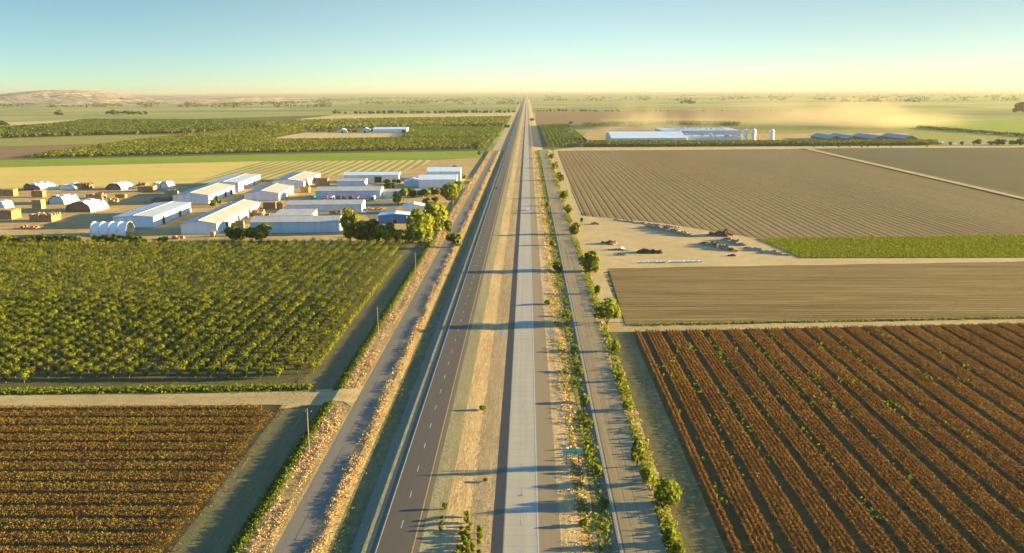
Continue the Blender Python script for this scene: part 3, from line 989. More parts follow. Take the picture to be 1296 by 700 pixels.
GRID = R(2.6)                                       # the yard is built on this heading
def shed(name, label, Bp, W, D, h, ridge, rise, wall, roof, doors=(), rz=GRID, over=.5, group=None, cat='warehouse', roofcap=True):
    """Bp = photo pixel of the near right base corner; W across, D deep"""
    b = g(*Bp)
    u = Vector((math.cos(rz), math.sin(rz), 0))
    v = Vector((-u.y, u.x, 0))
    c = b - u * W / 2 + v * D / 2
    t = thing(name, label, cat, (c.x, c.y, 0), rz, group)
    x, y = W / 2, D / 2
    m = MB()
    if ridge == 'depth':
        V = [(-x, -y, 0), (x, -y, 0), (x, y, 0), (-x, y, 0), (-x, -y, h), (x, -y, h), (x, y, h), (-x, y, h), (0, -y, h + rise), (0, y, h + rise)]
        m.add(V, [(0, 1, 5, 8, 4), (1, 2, 6, 5), (2, 3, 7, 9, 6), (3, 0, 4, 7)])
        k = rise / x
        r = MB()
        for s in (-1, 1):
            e = x + over
            z0, z1 = h + rise - k * e + .02, h + rise + .02
            A = [(s * e, -y - over, z0), (s * .0, -y - over, z1), (0, y + over, z1), (s * e, y + over, z0)]
            if s > 0:
                A = [A[1], A[0], A[3], A[2]]
            r.hexa([(p[0], p[1], p[2]) for p in A] + [(p[0], p[1], p[2] + .18) for p in A])
        cap = [(-.35, -y - over, h + rise + .14), (.35, y + over, h + rise + .34)]
    else:
        V = [(-x, -y, 0), (x, -y, 0), (x, y, 0), (-x, y, 0), (-x, -y, h), (x, -y, h), (x, y, h), (-x, y, h), (-x, 0, h + rise), (x, 0, h + rise)]
        m.add(V, [(0, 1, 5, 4), (1, 2, 6, 9, 5), (2, 3, 7, 6), (3, 0, 4, 8, 7)])
        k = rise / y
        r = MB()
        for s in (-1, 1):
            e = y + over
            z0, z1 = h + rise - k * e + .02, h + rise + .02
            A = [(-x - over, s * e, z0), (x + over, s * e, z0), (x + over, 0, z1), (-x - over, 0, z1)]
            if s > 0:
                A = [A[3], A[2], A[1], A[0]]
            r.hexa(A + [(p[0], p[1], p[2] + .18) for p in A])
        cap = [(-x - over, -.35, h + rise + .14), (x + over, .35, h + rise + .34)]
    m.build('wall', wall, t)
    ro = r.build('roof', roof, t)
    if roofcap:
        MB().box(cap[0][0], cap[1][0], cap[0][1], cap[1][1], cap[0][2], cap[1][2]).build('ridge_cap', 'steel', ro)
    for side, f, w_, hh, mt in doors:
        d = MB()
        fr = MB()
        if side == 'R':
            yy = -y + f * D
            d.box(x - .3, x + .05, yy - w_ / 2, yy + w_ / 2, .02, hh)
            fr.box(x + .002, x + .12, yy - w_ / 2 - .25, yy - w_ / 2, 0, hh + .25)
            fr.box(x + .002, x + .12, yy + w_ / 2, yy + w_ / 2 + .25, 0, hh + .25)
        else:
            xx = -x + f * W
            d.box(xx - w_ / 2, xx + w_ / 2, -y - .05, -y + .3, .02, hh)
            fr.box(xx - w_ / 2 - .25, xx - w_ / 2, -y - .12, -y - .002, 0, hh + .25)
            fr.box(xx + w_ / 2, xx + w_ / 2 + .25, -y - .12, -y - .002, 0, hh + .25)
        dd = d.build('door', mt, t)  # the darkest ones are solid panels painted as a doorway's inner shade
        fr.build('frame', 'steel', dd)
    return t

DO = 'opening_shade'
shed('warehouse', 'long white warehouse with tan roof and three dark doors, beside the leafy bushes', (275, 296.7), 23, 118, 6.9, 'depth', 2.2, 'white_wall', 'tan_roof',
     [('R', .2, 5, 5, DO), ('R', .46, 6, 5.4, DO), ('R', .72, 6, 5.4, DO)])
shed('warehouse', 'white warehouse with flat grey roof just behind the ribbed hoop shelter', (195, 287.8), 27, 82, 7.2, 'depth', .9, 'white_wall', 'grey_roof',
     [('R', .24, 5, 5.5, DO), ('R', .68, 5, 5.5, 'rust_door')])
shed('warehouse', 'white warehouse with tan roof and dark bushes along its doors', (264.4, 257.8), 29, 82, 6.8, 'depth', 2.3, 'white_wall', 'tan_roof',
     [('R', .26, 6, 5, DO), ('R', .62, 6, 5, DO), ('R', .84, 6, 5, DO)])
shed('warehouse', 'white warehouse with flat grey roof standing tallest at the stubble field edge', (302.3, 242.2), 28, 85, 8, 'depth', .9, 'white_wall', 'grey_roof',
     [('R', .24, 5, 6, DO), ('R', .7, 5, 6, 'rust_door')])
shed('warehouse', 'white warehouse with tan roof and one open door facing stacked orange bins', (353.3, 254.2), 29, 62, 6.3, 'depth', 2.3, 'white_wall', 'tan_roof',
     [('R', .6, 6, 5, DO), ('R', .8, 6, 4.6, 'pale_wall')])
shed('warehouse', 'white warehouse beside the high bin stack at the edge of the striped field', (384.5, 238), 30, 92, 6.2, 'depth', 2.2, 'white_wall', 'tan_roof',
     [('R', .24, 6, 5, DO), ('R', .62, 7, 5, DO)])
shed('packing_shed', 'long low shed with pale blue front wall facing the orchard beside the yellow green tree', (428.5, 294), 57, 24, 7, 'width', 2.4, 'pale_wall', 'tan_roof', cat='shed')
shed('packing_shed', 'long shed with white gable end and a car parked at its corner', (458, 267.8), 57, 22, 5.6, 'width', 2.2, 'pale_wall', 'tan_roof',
     [('R', .45, 5, 4, DO), ('F', .3, 4, 3.6, 'pale_wall')], cat='shed')
shed('packing_shed', 'long white shed with red and green trucks parked along its front', (481.7, 251.7), 55, 26, 7, 'width', 2.4, 'pale_wall', 'tan_roof', [('R', .4, 4, 4, 'pale_wall')], cat='shed')
shed('packing_shed', 'short tan roofed shed tucked behind the shed with parked trucks', (462, 236.2), 27, 20, 5.2, 'width', 1.8, 'white_wall', 'tan_roof', [('F', .5, 4, 3.6, 'pale_wall')], cat='shed')
shed('packing_shed', 'long white shed with one large black doorway at the striped field edge', (505, 231), 55, 24, 7.6, 'width', 2.2, 'white_wall', 'light_roof', [('F', .62, 7, 6, DO)], cat='shed')
shed('packing_house', 'big pale blue roofed packing house at the back of the yard', (578, 238), 36, 38, 8, 'width', 3.0, 'white_wall', 'light_roof', [('R', .3, 4, 4, DO)], cat='packing house')
shed('packing_house', 'wide pale roofed annex behind the big pale blue packing house', (583, 229), 34, 40, 9.5, 'width', 3.0, 'white_wall', 'light_roof', cat='packing house')
shed('garage', 'small grey roofed shed with dark end left of the packing house', (531, 236), 15, 26, 4.5, 'depth', 1.6, 'pale_wall', 'light_roof', [('R', .5, 8, 3.6, 'rust_door')], cat='shed')
shed('storage_shed', 'low tan roofed shed behind the two small yellow green trees', (536, 249.5), 37, 14, 5, 'width', 1.4, 'pale_wall', 'tan_roof', cat='shed')
shed('office', 'low building with deep blue front wall among the trees', (521, 282.8), 23, 16, 5.6, 'depth', 1.2, 'blue_wall', 'light_roof', [('F', .5, 3, 2.6, DO)], cat='office')
shed('office', 'pale roofed office house behind the deep blue fronted building', (537, 270), 16, 15, 5.2, 'depth', 1.8, 'white_wall', 'light_roof', [('R', .5, 3, 3, DO), ('F', .7, 2, 2.4, DO)], cat='office')

def canopy(label, px, W, D, h):
    b = g(*px, h)
    t = thing('open_canopy', label, 'canopy', (b.x - W / 2, b.y + D / 2, 0), GRID)
    x, y = W / 2, D / 2
    MB().hexa([(-x, -y, h - .9), (x, -y, h - .9), (x, y, h + .5), (-x, y, h + .5), (-x, -y, h - .6), (x, -y, h - .6), (x, y, h + .8), (-x, y, h + .8)]).build('roof', 'tan_roof', t)
    for i in range(5):
        for s in (-1, 1):
            xx = -x + .5 + i * (W - 1) / 4
            MB().box(xx - .2, xx + .2, s * (y - .6) - .2, s * (y - .6) + .2, 0, h - .85 if s < 0 else h + .42).build('post', 'steel', t)
    MB().box(x - .35, x - .1, -y * .2, y - .9, 0, h - .5).build('end_wall', 'white_wall', t)
canopy('open sided tan canopy roof on posts behind the pale blue fronted shed', (391, 272.5), 27, 30, 5.2)

def hoop():
    b = g(159, 298.8)
    L, W, h = 23, 15, 8.2
    t = thing('hoop_shelter', 'white ribbed hoop shelter with one open arched end beside the low hedge', 'shelter', (b.x - L / 2, b.y + W / 2, 0), R(1))
    n = 14
    def arc(r, hh):
        return [(r * math.cos(math.pi * j / n), hh * math.sin(math.pi * j / n) ** .8) for j in range(n + 1)]
    m = MB()
    o, i_ = arc(W / 2, h), arc(W / 2 - .2, h - .2)
    xs = np.linspace(-L / 2, L / 2, 13)
    v, f = [], []
    for q in (o, i_):
        for k, x in enumerate(xs):
            sag = -.22 * abs(math.sin(math.pi * k / 3))
            v += [(x, y * (1 + sag / 8), z * (1 + sag / 8)) for y, z in q]
    K = n + 1
    off = K * len(xs)
    for k in range(len(xs) - 1):
        for j in range(n):
            f.append((k * K + j, k * K + j + 1, (k + 1) * K + j + 1, (k + 1) * K + j))
            f.append((off + k * K + j + 1, off + k * K + j, off + (k + 1) * K + j, off + (k + 1) * K + j + 1))
    m.add(v, f)
    m.build('cover', 'tarp_white', t)
    for x in np.linspace(-L / 2, L / 2, 5):
        MB().tube([(x, y * 1.01, z * 1.01 + .05) for y, z in o], [.16] * (n + 1), 5).build('rib', 'steel', t)
    mb = MB()
    mb.add([(-L / 2 + .3, y, z) for y, z in arc(W / 2 - .25, h - .3)], [tuple(range(n + 1))])
    mb.build('end_panel', 'tarp_white', t)
hoop()

# ------------------------------------------------------------------ stacks and tarps in the yard
def stack(name, label, xl, xr, yb, hp, mat, cat, messy=.15, group=None, dep=.8, block=(2.4, 1.3, 1.3)):
    """a stack of bins or bales as wide as the pixels xl..xr, hp pixels high"""
    c = g((xl + xr) / 2, yb)
    k = pix_per_m(c)
    W, h = (xr - xl) / k, hp / k
    D = max(2.6, W * dep)
    t = MB()
    nx, ny, nz = max(1, round(W / block[0])), max(1, round(D / block[1])), max(1, round(h / block[2]))
    bx, by, bz = W / nx, D / ny, h / nz
    for i in range(nx):
        for j in range(ny):
            top = nz - (1 if random.random() < messy else 0) - (1 if random.random() < messy * .5 else 0)
            for l in range(max(0, top)):
                dx, dy = random.uniform(-.12, .12), random.uniform(-.12, .12)
                t.box(-W / 2 + i * bx + .04 + dx, -W / 2 + (i + 1) * bx - .06 + dx, j * by + .04 + dy, (j + 1) * by - .06 + dy, l * bz + .015, (l + 1) * bz - .05)
    if not t.f:
        t.box(-W / 2, W / 2, 0, D, 0, h)
    o = t.build(name, mat, loc=(c.x, c.y, 0))
    o.rotation_euler.z = GRID + random.uniform(-.08, .08)
    return tag(o, label, cat, group)

BS = 'stacks of wooden bins in the yard'
for q in (
    ('bin_stack', 'square orange bin stack at the far left behind the others', 0, 17, 248.5, 8.5, 'bin_wood', .1),
    ('bin_stack', 'tall orange bin stack right in front of a white tarp tent', 40, 54, 250, 8.5, 'bin_wood', .2),
    ('hay_stack', 'narrow upright yellow hay stack between the tarp tents', 40.5, 53, 264.5, 11.5, 'hay', 0),
    ('bin_stack', 'big orange bin stack cut off by the left edge', -12, 15.5, 278, 12, 'bin_wood', .1),
    ('bin_stack', 'ragged orange bin stack with broken top above the dark hedge', 37, 66, 281, 10, 'bin_wood', .5),
    ('bin_stack', 'small red brown bin stack beside the leftmost white tarp', 7, 14, 261, 5, 'bin_wood', .3),
    ('bin_stack', 'low tumbled bin stack in the middle of the open yard', 109, 129, 252, 6.5, 'bin_wood', .6),
    ('bin_stack', 'small low bin stack beside the dark track', 146, 158, 251, 5, 'bin_wood', .4),
    ('bin_stack', 'small pale bin stack in front of the low tumbled one', 137, 148, 257, 6, 'hay', .3),
    ('bin_stack', 'neat brown bin block beside two white tarped heaps', 174.6, 194, 243, 7, 'bin_wood', .03),
    ('hay_stack', 'dark brown rounded stack beyond the white tarps', 94, 113, 239.5, 7, 'dull_wood', .3),
    ('bin_stack', 'dark bin pile at the yellow stubble edge', 172, 184, 235.5, 4, 'dull_wood', .5),
    ('bin_stack', 'long dull brown row of bins behind the grey roofed warehouse', 192, 222, 257, 6, 'dull_wood', .3),
    ('bin_stack', 'pale topped bin row beside the dark track', 208, 222, 246, 5, 'hay', .3),
    ('bin_stack', 'orange bins standing behind the left grey roof', 218, 236, 256.5, 4.5, 'bin_wood', .5),
    ('bin_stack', 'pale bins heaped along the doors of the long tan roofed warehouse', 292, 307, 290, 10, 'hay', .5),
    ('bin_stack', 'orange bins heaped beyond the second dark door', 310, 331, 274, 7.5, 'bin_wood', .6),
    ('bin_stack', 'long wall of brown bins behind the long tan roofed warehouse', 333, 349, 264.5, 8.5, 'bin_wood', .0),
    ('bin_stack', 'bright orange bin column at the end of the brown bin wall', 350, 357, 265, 9, 'bin_wood', .0),
    ('bin_stack', 'orange bin stack beside the open warehouse door', 380, 391, 244, 7.5, 'bin_wood', .2),
    ('bin_stack', 'high orange bin stack with sloping top beside the striped field', 399, 415, 236.5, 11, 'bin_wood', .3),
    ('hay_stack', 'single upright pale bale stack near the orchard edge', 266.5, 271.5, 300, 6.5, 'hay', 0),
    ('bin_stack', 'flat orange rubble of bins at the orchard edge', 217, 231, 303, 4, 'bin_wood', .6),
    ('bin_stack', 'low reddish bins on bare ground above the hedge', 24, 46, 290.5, 4, 'bin_wood', .7),
    ('bin_stack', 'pile of pale bins beside the canopy roof', 326, 339, 276, 5, 'dull_wood', .5),
    ('bin_stack', 'green grey bins between the canopy and the car', 417, 431, 272, 5, 'dull_wood', .2),
    ('bin_stack', 'small orange bins in front of the tan roofed warehouse with bushes', 289, 293, 259, 4, 'bin_wood', .3),
):
    stack(q[0], q[1], q[2], q[3], q[4], q[5], q[6], 'bin stack' if q[0] == 'bin_stack' else 'hay stack', q[7], BS if q[0] == 'bin_stack' else 'hay stacks in the yard')

def tarp(label, xl, xr, yb, hp, end='dull_wood', dep=1.1):
    c = g((xl + xr) / 2, yb)
    k = pix_per_m(c)
    W, h = (xr - xl) / k, hp / k
    D = W * dep
    t = thing('tarp_tent', label, 'tarp', (c.x, c.y, 0), R(random.uniform(-14, -4)), 'white tarps over stacks in the yard')
    n, m = 12, 7
    v, f = [], []
    for i in range(m + 1):
        y = D * i / m
        for j in range(n + 1):
            a = math.pi * j / n
            lump = 1 + random.uniform(-.16, .08) + .12 * math.sin(i * 1.7 + D + j * .5) - .1 * (j < n * .3)
            v.append((W / 2 * math.copysign(abs(math.cos(a)) ** .65, math.cos(a)) * (1 + .08 * math.sin(i * 2.1 + D)), y, h * max(0, math.sin(a)) ** .7 * lump))
    for i in range(m):
        for j in range(n):
            f.append((i * (n + 1) + j, (i + 1) * (n + 1) + j, (i + 1) * (n + 1) + j + 1, i * (n + 1) + j + 1))
    f.append(tuple(m * (n + 1) + j for j in range(n + 1)))
    link('cover', mesh('cover', v, f), 'tarp_white', t)
    e = [(x * .9, .25, z * .88) for x, _, z in v[:n + 1]]
    mb = MB()
    mb.add(e, [tuple(range(n, -1, -1))])
    mb.build('end_face', end, t)
    return t
for q in (('white tarp tent with dark brown open end behind the tall bin stack', 27, 54, 241, 8.5, 'dull_wood'),
          ('long low white tarp beside the dark brown rounded stack', 72, 96, 240, 6.5, 'tarp_white'),
          ('white tarp tent with a dark slot in its pale blue end', 58.5, 83.5, 258.5, 10, 'tarp_blue'),
          ('largest white tarp tent with reddish brown open end', 81, 117, 268.5, 12, 'dull_wood'),
          ('white tarp at the left edge of the yard', -8, 7, 264, 9, 'tarp_white'),
          ('half covered tarp stack with sloping brown front', 132, 155, 240.5, 8, 'dull_wood'),
          ('first of two white tarped heaps beside the neat brown bin block', 192.5, 202, 238.5, 7.5, 'tarp_white'),
          ('larger of two white tarped heaps, next to the dark track', 201.5, 214.5, 238.5, 8, 'tarp_white')):
    tarp(*q)

# ------------------------------------------------------------------ vehicles
def wheel_mesh(r, w):
    m = MB()
    m.tube([(-w / 2, 0, 0), (w / 2, 0, 0)], [r, r], 12)
    return mesh('wheel', m.v, m.f)

def car(name, label, loc, rz, paint, kind='car', cat='car'):
    t = thing(name, label, cat, loc, rz)
    L, W = (4.5, 1.8) if kind == 'car' else (5.5, 2.0)
    prof = [(-L / 2, .35), (L / 2, .35), (L / 2, .72), (L / 2 - .95, .92), (L / 2 - 1.6, 1.4), (-L / 2 + 1.1, 1.42), (-L / 2 + .25, .98), (-L / 2, .9)] if kind == 'car' else \
           [(-L / 2, .45), (L / 2, .45), (L / 2, .95), (L / 2 - 1.3, 1.1), (L / 2 - 1.9, 1.75), (L / 2 - 3.2, 1.78), (L / 2 - 3.4, 1.1), (-L / 2, 1.08)]
    m = MB()
    n = len(prof)
    def ins(z):
        return W / 2 - max(0, z - .95) * .25
    v = [(-ins(z), y, z) for y, z in prof] + [(ins(z), y, z) for y, z in prof]
    f = [tuple(range(n)), tuple(range(2 * n - 1, n - 1, -1))] + [(i, (i + 1) % n + 0, (i + 1) % n + n, i + n)[::-1] for i in range(n)]
    m.add(v, f).build('body', paint, t)
    gl = MB()
    a, b = (L / 2 - 1.0, L / 2 - 1.55) if kind == 'car' else (L / 2 - 1.36, L / 2 - 1.84)
    za, zb = (.97, 1.36) if kind == 'car' else (1.2, 1.7)
    gl.add([(-.68, a + .03, za), (.68, a + .03, za), (.62, b + .03, zb), (-.62, b + .03, zb)], [(0, 1, 2, 3)])
    for s in (-1, 1):
        y0, y1 = (-L / 2 + 1.0, L / 2 - 1.5) if kind == 'car' else (L / 2 - 3.2, L / 2 - 1.8)
        x1, x2 = s * (ins(za) + .01), s * (ins(zb) + .01)
        gl.add([(x1, y0, za), (x1, y1, za), (x2, y1 - .15, zb), (x2, y0 + .15, zb)], [(0, 1, 2, 3)])
    gl.build('window', 'glass_dark', t)
    wm = wheel_mesh(.34, .24)
    for sx in (-1, 1):
        for y in (-L / 2 + .85, L / 2 - .85):
            link('wheel', wm, None if wm.materials else 'rubber', t, loc=(sx * (W / 2 - .1), y, .34))
    return t

def truck(label, loc, rz, boxmat, cab='car_white', Lb=7.0):
    t = thing('truck', label, 'truck', loc, rz, 'trucks parked along the long white shed')
    MB().box(-1.2, 1.2, -Lb / 2, Lb / 2, 1.1, 3.7).build('cargo_box', boxmat, t)
    y = Lb / 2 + .25
    c = MB().hexa([(-1.15, y, .7), (1.15, y, .7), (1.15, y + 2.3, .7), (-1.15, y + 2.3, .7), (-1.1, y, 3.0), (1.1, y, 3.0), (1.1, y + 1.7, 3.0), (-1.1, y + 1.7, 3.0)]).build('cab', cab, t)
    MB().add([(-.95, y + 2.16, 1.75), (.95, y + 2.16, 1.75), (.95, y + 1.86, 2.7), (-.95, y + 1.86, 2.7)], [(0, 1, 2, 3)]).build('windscreen', 'glass_dark', c)
    MB().box(-.5, .5, -Lb / 2, y + 2, .75, 1.08).build('chassis', 'rubber', t)
    wm = wheel_mesh(.5, .35)
    for sx in (-1, 1):
        for yy in (-Lb / 2 + .9, -Lb / 2 + 2.1, y + 1.1):
            link('wheel', wm, None if wm.materials else 'rubber', t, loc=(sx * 1.0, yy, .5))
for px, py, mt, cab, lab in ((397, 253.5, 'car_green', 'car_green', 'bright green truck at the left end of the parked row'),
                             (412.6, 253.5, 'car_red', 'car_white', 'red truck next to the green one'),
                             (421, 253.8, 'car_white', 'car_white', 'white truck between two red ones'),
                             (428, 253.8, 'car_dark', 'car_green', 'dark truck with green cab in the parked row'),
                             (435.5, 253.8, 'car_red', 'car_red', 'all red truck in the middle of the parked row'),
                             (444.5, 253.6, 'car_red', 'car_dark', 'red truck with dark cab near the shed middle'),
                             (453, 253.6, 'car_red', 'car_white', 'last red truck before the white ones'),
                             (466, 253.6, 'car_dark', 'car_white', 'dark truck with white cab near the shed corner'),
                             (473, 253.4, 'car_white', 'car_dark', 'white truck with dark cab nearest the shed corner')):
    p = g(px, py)
    truck(lab, (p.x, p.y, 0), R(180 + random.uniform(-6, 6)), mt, cab, 5.2)
p = g(459.5, 270.3)
car('parked_car', 'white car parked at the white gable end of a shed', (p.x, p.y, 0), R(70), 'car_white')
car('moving_car', 'white car driving on the pale concrete carriageway', (.3, g(668, 269).y, 1.59), 0, 'car_white')
car('moving_car', 'black car on the dark asphalt carriageway', (-28.2, g(629, 241).y, 1.61), R(180), 'car_dark')
p = g(693, 190.6)
car('pickup_truck', 'white pickup stopped at the end of the right frontage road', (p.x, p.y, .5), R(95), 'car_white', 'pickup', 'pickup')
p = g(699.5, 190.2)
car('pickup_truck', 'dark pickup behind the white one at the right orchard corner', (p.x, p.y, .05), R(85), 'car_dark', 'pickup', 'pickup')
for px, lab in ((763, 'white car on the lot left of the plant'), (767.5, 'dark car on the lot beside the plant end')):
    p = g(px, 178.5)
    car('parked_car', lab, (p.x, p.y, .04), R(90), 'car_white' if 'white' in lab else 'car_dark')

def log_pile():
    c = g(474, 267)
    m = MB()
    for i in range(26):
        a = random.uniform(.9, 2.2)
        x, y = random.uniform(-6, 6), random.uniform(0, 11)
        L = random.uniform(3, 6)
        z = random.uniform(.3, 1.6)
        m.tube([(x, y, z), (x + math.cos(a) * L, y + math.sin(a) * L, z + random.uniform(-.2, .9))], [.3, .22], 6)
    o = m.build('log_pile', 'red_rubble', loc=(c.x, c.y, 0))
    tag(o, 'untidy pile of brown logs in the paved yard beside the white gable', 'log pile')
log_pile()

# ------------------------------------------------------------------ processing plant on the right
shed('processing_plant', 'very long pale blue roofed processing plant behind the hedge', (868, 180.5), 128, 105, 8, 'width', 9, 'pale_wall', 'light_roof', [('F', .12, 6, 5, DO)], rz=R(1), cat='plant', over=1)
def block(name, label, pl, pr, yb, D, h, wall, vents=0, cat='plant'):
    a, b = g(pl, yb), g(pr, yb)
    W = (b - a).length
    t = thing(name, label, cat, ((a.x + b.x) / 2, (a.y + b.y) / 2 + D / 2, 0), R(.6))
    x, y = W / 2, D / 2
    m = MB()
    m.add([(-x, -y, 0), (x, -y, 0), (x, y, 0), (-x, y, 0), (-x, -y, h), (x, -y, h), (x, y, h), (-x, y, h)], [(0, 1, 5, 4), (1, 2, 6, 5), (2, 3, 7, 6), (3, 0, 4, 7)])
    m.build('wall', wall, t)
    r = MB().hexa([(-x - .4, -y - .4, h - .5), (x + .4, -y - .4, h - .5), (x + .4, y + .4, h + 1), (-x - .4, y + .4, h + 1), (-x - .4, -y - .4, h - .1), (x + .4, -y - .4, h - .1), (x + .4, y + .4, h + 1.4), (-x - .4, y + .4, h + 1.4)]).build('roof', 'grey_roof', t)
    for i in range(vents):
        vx, vy = random.uniform(-x * .9, x * .9), random.uniform(-y * .8, y * .8)
        k = random.uniform(1, 2.2)
        zz = h + .2 + (vy + y) / (2 * y) * 1.5
        MB().box(vx - k, vx + k, vy - k, vy + k, zz - .6, zz + random.uniform(1.5, 3.5)).build('roof_vent', random.choice(['white_wall', 'steel', 'light_roof']), r)
    return t
block('processing_hall', 'flat grey roofed hall with pale teal wall beside the white tank', 869, 938, 179.6, 60, 8, 'pale_wall', 10)
block('processing_hall', 'far flat roofed hall crowded with roof vents behind the plant', 838, 938, 172.5, 110, 11, 'pale_wall', 22)
def tank(name, label, px, yb, r, h, dome=1.2, group=None):
    c = g(px, yb)
    t = thing(name, label, 'silo' if h > 14 else 'tank', (c.x, c.y, 0), 0, group)
    MB().lathe([(r, 0), (r, h)], 24).build('shell', 'white_wall', t, True)
    MB().lathe([(r + .15, h), (r * .6, h + dome * .8), (.01, h + dome)], 24).build('roof', 'light_roof', t, True)
    MB().box(r * .1, r * .1 + .7, -r - .45, -r - .02, 0, h).build('ladder', 'steel', t)
tank('storage_tank', 'slim white tank standing in front of the grey roofed hall', 899, 178.8, 3.0, 13)
tank('silo', 'first of two white silos standing close together', 942.8, 178.4, 4.3, 19, 2, 'white silos at the plant')
tank('silo', 'second of two white silos standing close together', 953.3, 178.4, 4.2, 19.5, 2, 'white silos at the plant')
tank('silo', 'lone white silo standing apart past the pair', 976.3, 178.6, 4.2, 19, 2, 'white silos at the plant')
for px, lab in ((1066, 'leftmost blue roofed barn in the row behind the hedge'), (1088.5, 'second blue roofed barn from the plant'),
                (1122, 'third blue roofed barn from the plant'), (1161, 'rightmost blue roofed barn in the row behind the hedge')):
    shed('barn', lab, (px, 178.6), 22, 105, 4.5, 'depth', 4.6, 'dull_wood', 'blue_roof', [('F', .5, 8, 4, DO)], rz=R(1), over=1.5, group='blue roofed barns', cat='barn')
shed('hut', 'small white hut at the edge of the right orchard', (725.5, 171), 9, 9, 6, 'depth', 2, 'white_wall', 'light_roof', [('F', .5, 2, 2.4, DO)], cat='hut')
# clearing on the left
shed('barn', 'pale barn with blue grey roof at the end of the pale clearing', (515, 168.2), 74, 40, 8, 'width', 4, 'white_wall', 'light_roof', [('F', .9, 8, 6, DO)], cat='barn', rz=R(1))
shed('barn', 'small white shed at the left of the pale clearing', (438, 168), 17, 20, 6, 'depth', 3, 'white_wall', 'light_roof', [('F', .5, 4, 4, DO)], cat='shed', rz=R(1))
shed('barn', 'white gabled shed beside the pale barn', (467, 168), 15, 22, 7, 'depth', 4, 'white_wall', 'grey_roof', [('F', .4, 4, 4, DO)], cat='shed', rz=R(1))

# white plastic covered rows at the right edge
for i, (xl, xr, yb, lab) in enumerate(((1180, 1194, 180.6, 'thin white plastic sheet at the end of the hedge'), (1198, 1211, 183, 'white plastic covered mound beside the first dark tree'),
                                       (1212, 1217, 182.6, 'short white plastic mound between two trees'), (1221, 1235, 182.6, 'long white plastic mound in the middle of the row'),
                                       (1241, 1253, 182.8, 'white plastic mound before the thick trees'), (1256, 1261, 183, 'white plastic patch under the thick trees'))):
    a, b = g(xl, yb), g(xr, yb)
    L = (b - a).length
    m = MB()
    n = 10
    v, f = [], []
    for k in range(n + 1):
        for j in range(7):
            q = math.pi * j / 6
            v.append((-L / 2 + L * k / n, -2.5 * math.cos(q), (.3 if k in (0, n) else 1) * 2.2 * math.sin(q) * random.uniform(.85, 1.1)))
    for k in range(n):
        for j in range(6):
            f.append((k * 7 + j, (k + 1) * 7 + j, (k + 1) * 7 + j + 1, k * 7 + j + 1))
    o = m.add(v, f).build('plastic_cover', 'tarp_white', loc=((a.x + b.x) / 2, (a.y + b.y) / 2, 0))
    tag(o, lab, 'cover', 'white plastic covers')

# ------------------------------------------------------------------ single trees and bushes
def px_tree(name, label, px, yb, hpx, wpx, leaf, shape='round', n=420, base=.25, cat='tree', group=None, s=None, lump=7, zoff=None):
    c = g(px, yb)
    z = float(gz(c.x)) if zoff is None else zoff
    if z > .1:
        c = g(px, yb, z)
    k = pix_per_m(c)
    h, r = hpx / k, wpx / k / 2
    V, tr = tree_data(n, r, h, base, s or max(.16, (r + h / 2) * 4.2 / math.sqrt(n) * .5), shape, lump)
    return tree(name, label, (c.x, c.y, z), V, tr, leaf, group, cat, rz=random.uniform(0, 6))

T = px_tree
T('tree', 'tall yellow green tree at the end of the pale blue fronted shed', 444, 304, 40, 31, 'willow_leaf', n=1000, base=.1)
T('willow', 'large weeping willow beside the deep blue fronted building', 532, 306, 43, 34, 'willow_leaf', 'willow', n=900, cat='tree')
T('willow', 'second weeping willow behind the large one near the frontage road', 552, 292, 39, 30, 'willow_leaf', 'willow', n=800, cat='tree')
T('tree', 'round sunlit tree beside the packing house and frontage road', 573, 258, 31, 29, 'bright_leaf', n=800, base=.12)
T('tree', 'dark green tree under the willows at the driveway', 567, 296, 18, 14, 'dark_leaf', n=350, base=.12)
T('roadside_bush', 'round green bush standing on the edge of the left frontage road', 574, 312, 16, 23, 'bush_leaf', n=420, base=.08, cat='bush')
T('tree', 'smaller yellow green tree left of the packing house hedge', 504, 260, 17, 16, 'bright_leaf', n=350)
T('tree', 'taller yellow green tree touching the packing house hedge', 511, 254, 18, 12, 'bright_leaf', n=300)
T('tree', 'dark round tree at the end of the truck shed', 494, 246, 15, 14, 'dark_leaf', n=300)
T('bush', 'dark bush in front of the long tan roofed warehouse', 299, 305, 20, 32, 'dark_leaf', n=480, base=.08, cat='bush')
T('bush', 'large leafy bush at the left end of the pale blue fronted shed', 331, 306, 22, 38, 'bush_leaf', n=600, base=.08, cat='bush')
T('bush', 'small round bush alone at the orchard edge', 207, 307, 8, 14, 'bright_leaf', n=200, base=.08, cat='bush')
T('bush', 'dark bush at the first door of the bushy warehouse', 269, 262, 9, 10, 'dark_leaf', n=180, base=.08, cat='bush')
T('bush', 'olive bush between the doors of the bushy warehouse', 278, 258.5, 7, 9, 'bush_leaf', n=160, base=.08, cat='bush')
for i, (px, yb, h, w_, lf, lab) in enumerate((
        (458, 306, 26, 31, 'bush_leaf', 'green tree right beside the tall yellow green tree'), (474, 307, 27, 31, 'dark_leaf', 'dark tree in the screen before the blue building'),
        (488, 307, 28, 26, 'willow_leaf', 'pale topped tree in the screen before the blue building'), (505, 307, 17, 29, 'bush_leaf', 'low green tree under the deep blue wall'),
        (518, 307, 18, 26, 'bush_leaf', 'shrubby tree touching the large willow'), (470, 292, 14, 12, 'dull', 'brownish tree left of the blue building'))):
    T('tree', lab, px, yb, h, w_, 'bush_leaf' if lf == 'dull' else lf, n=560, base=.06)
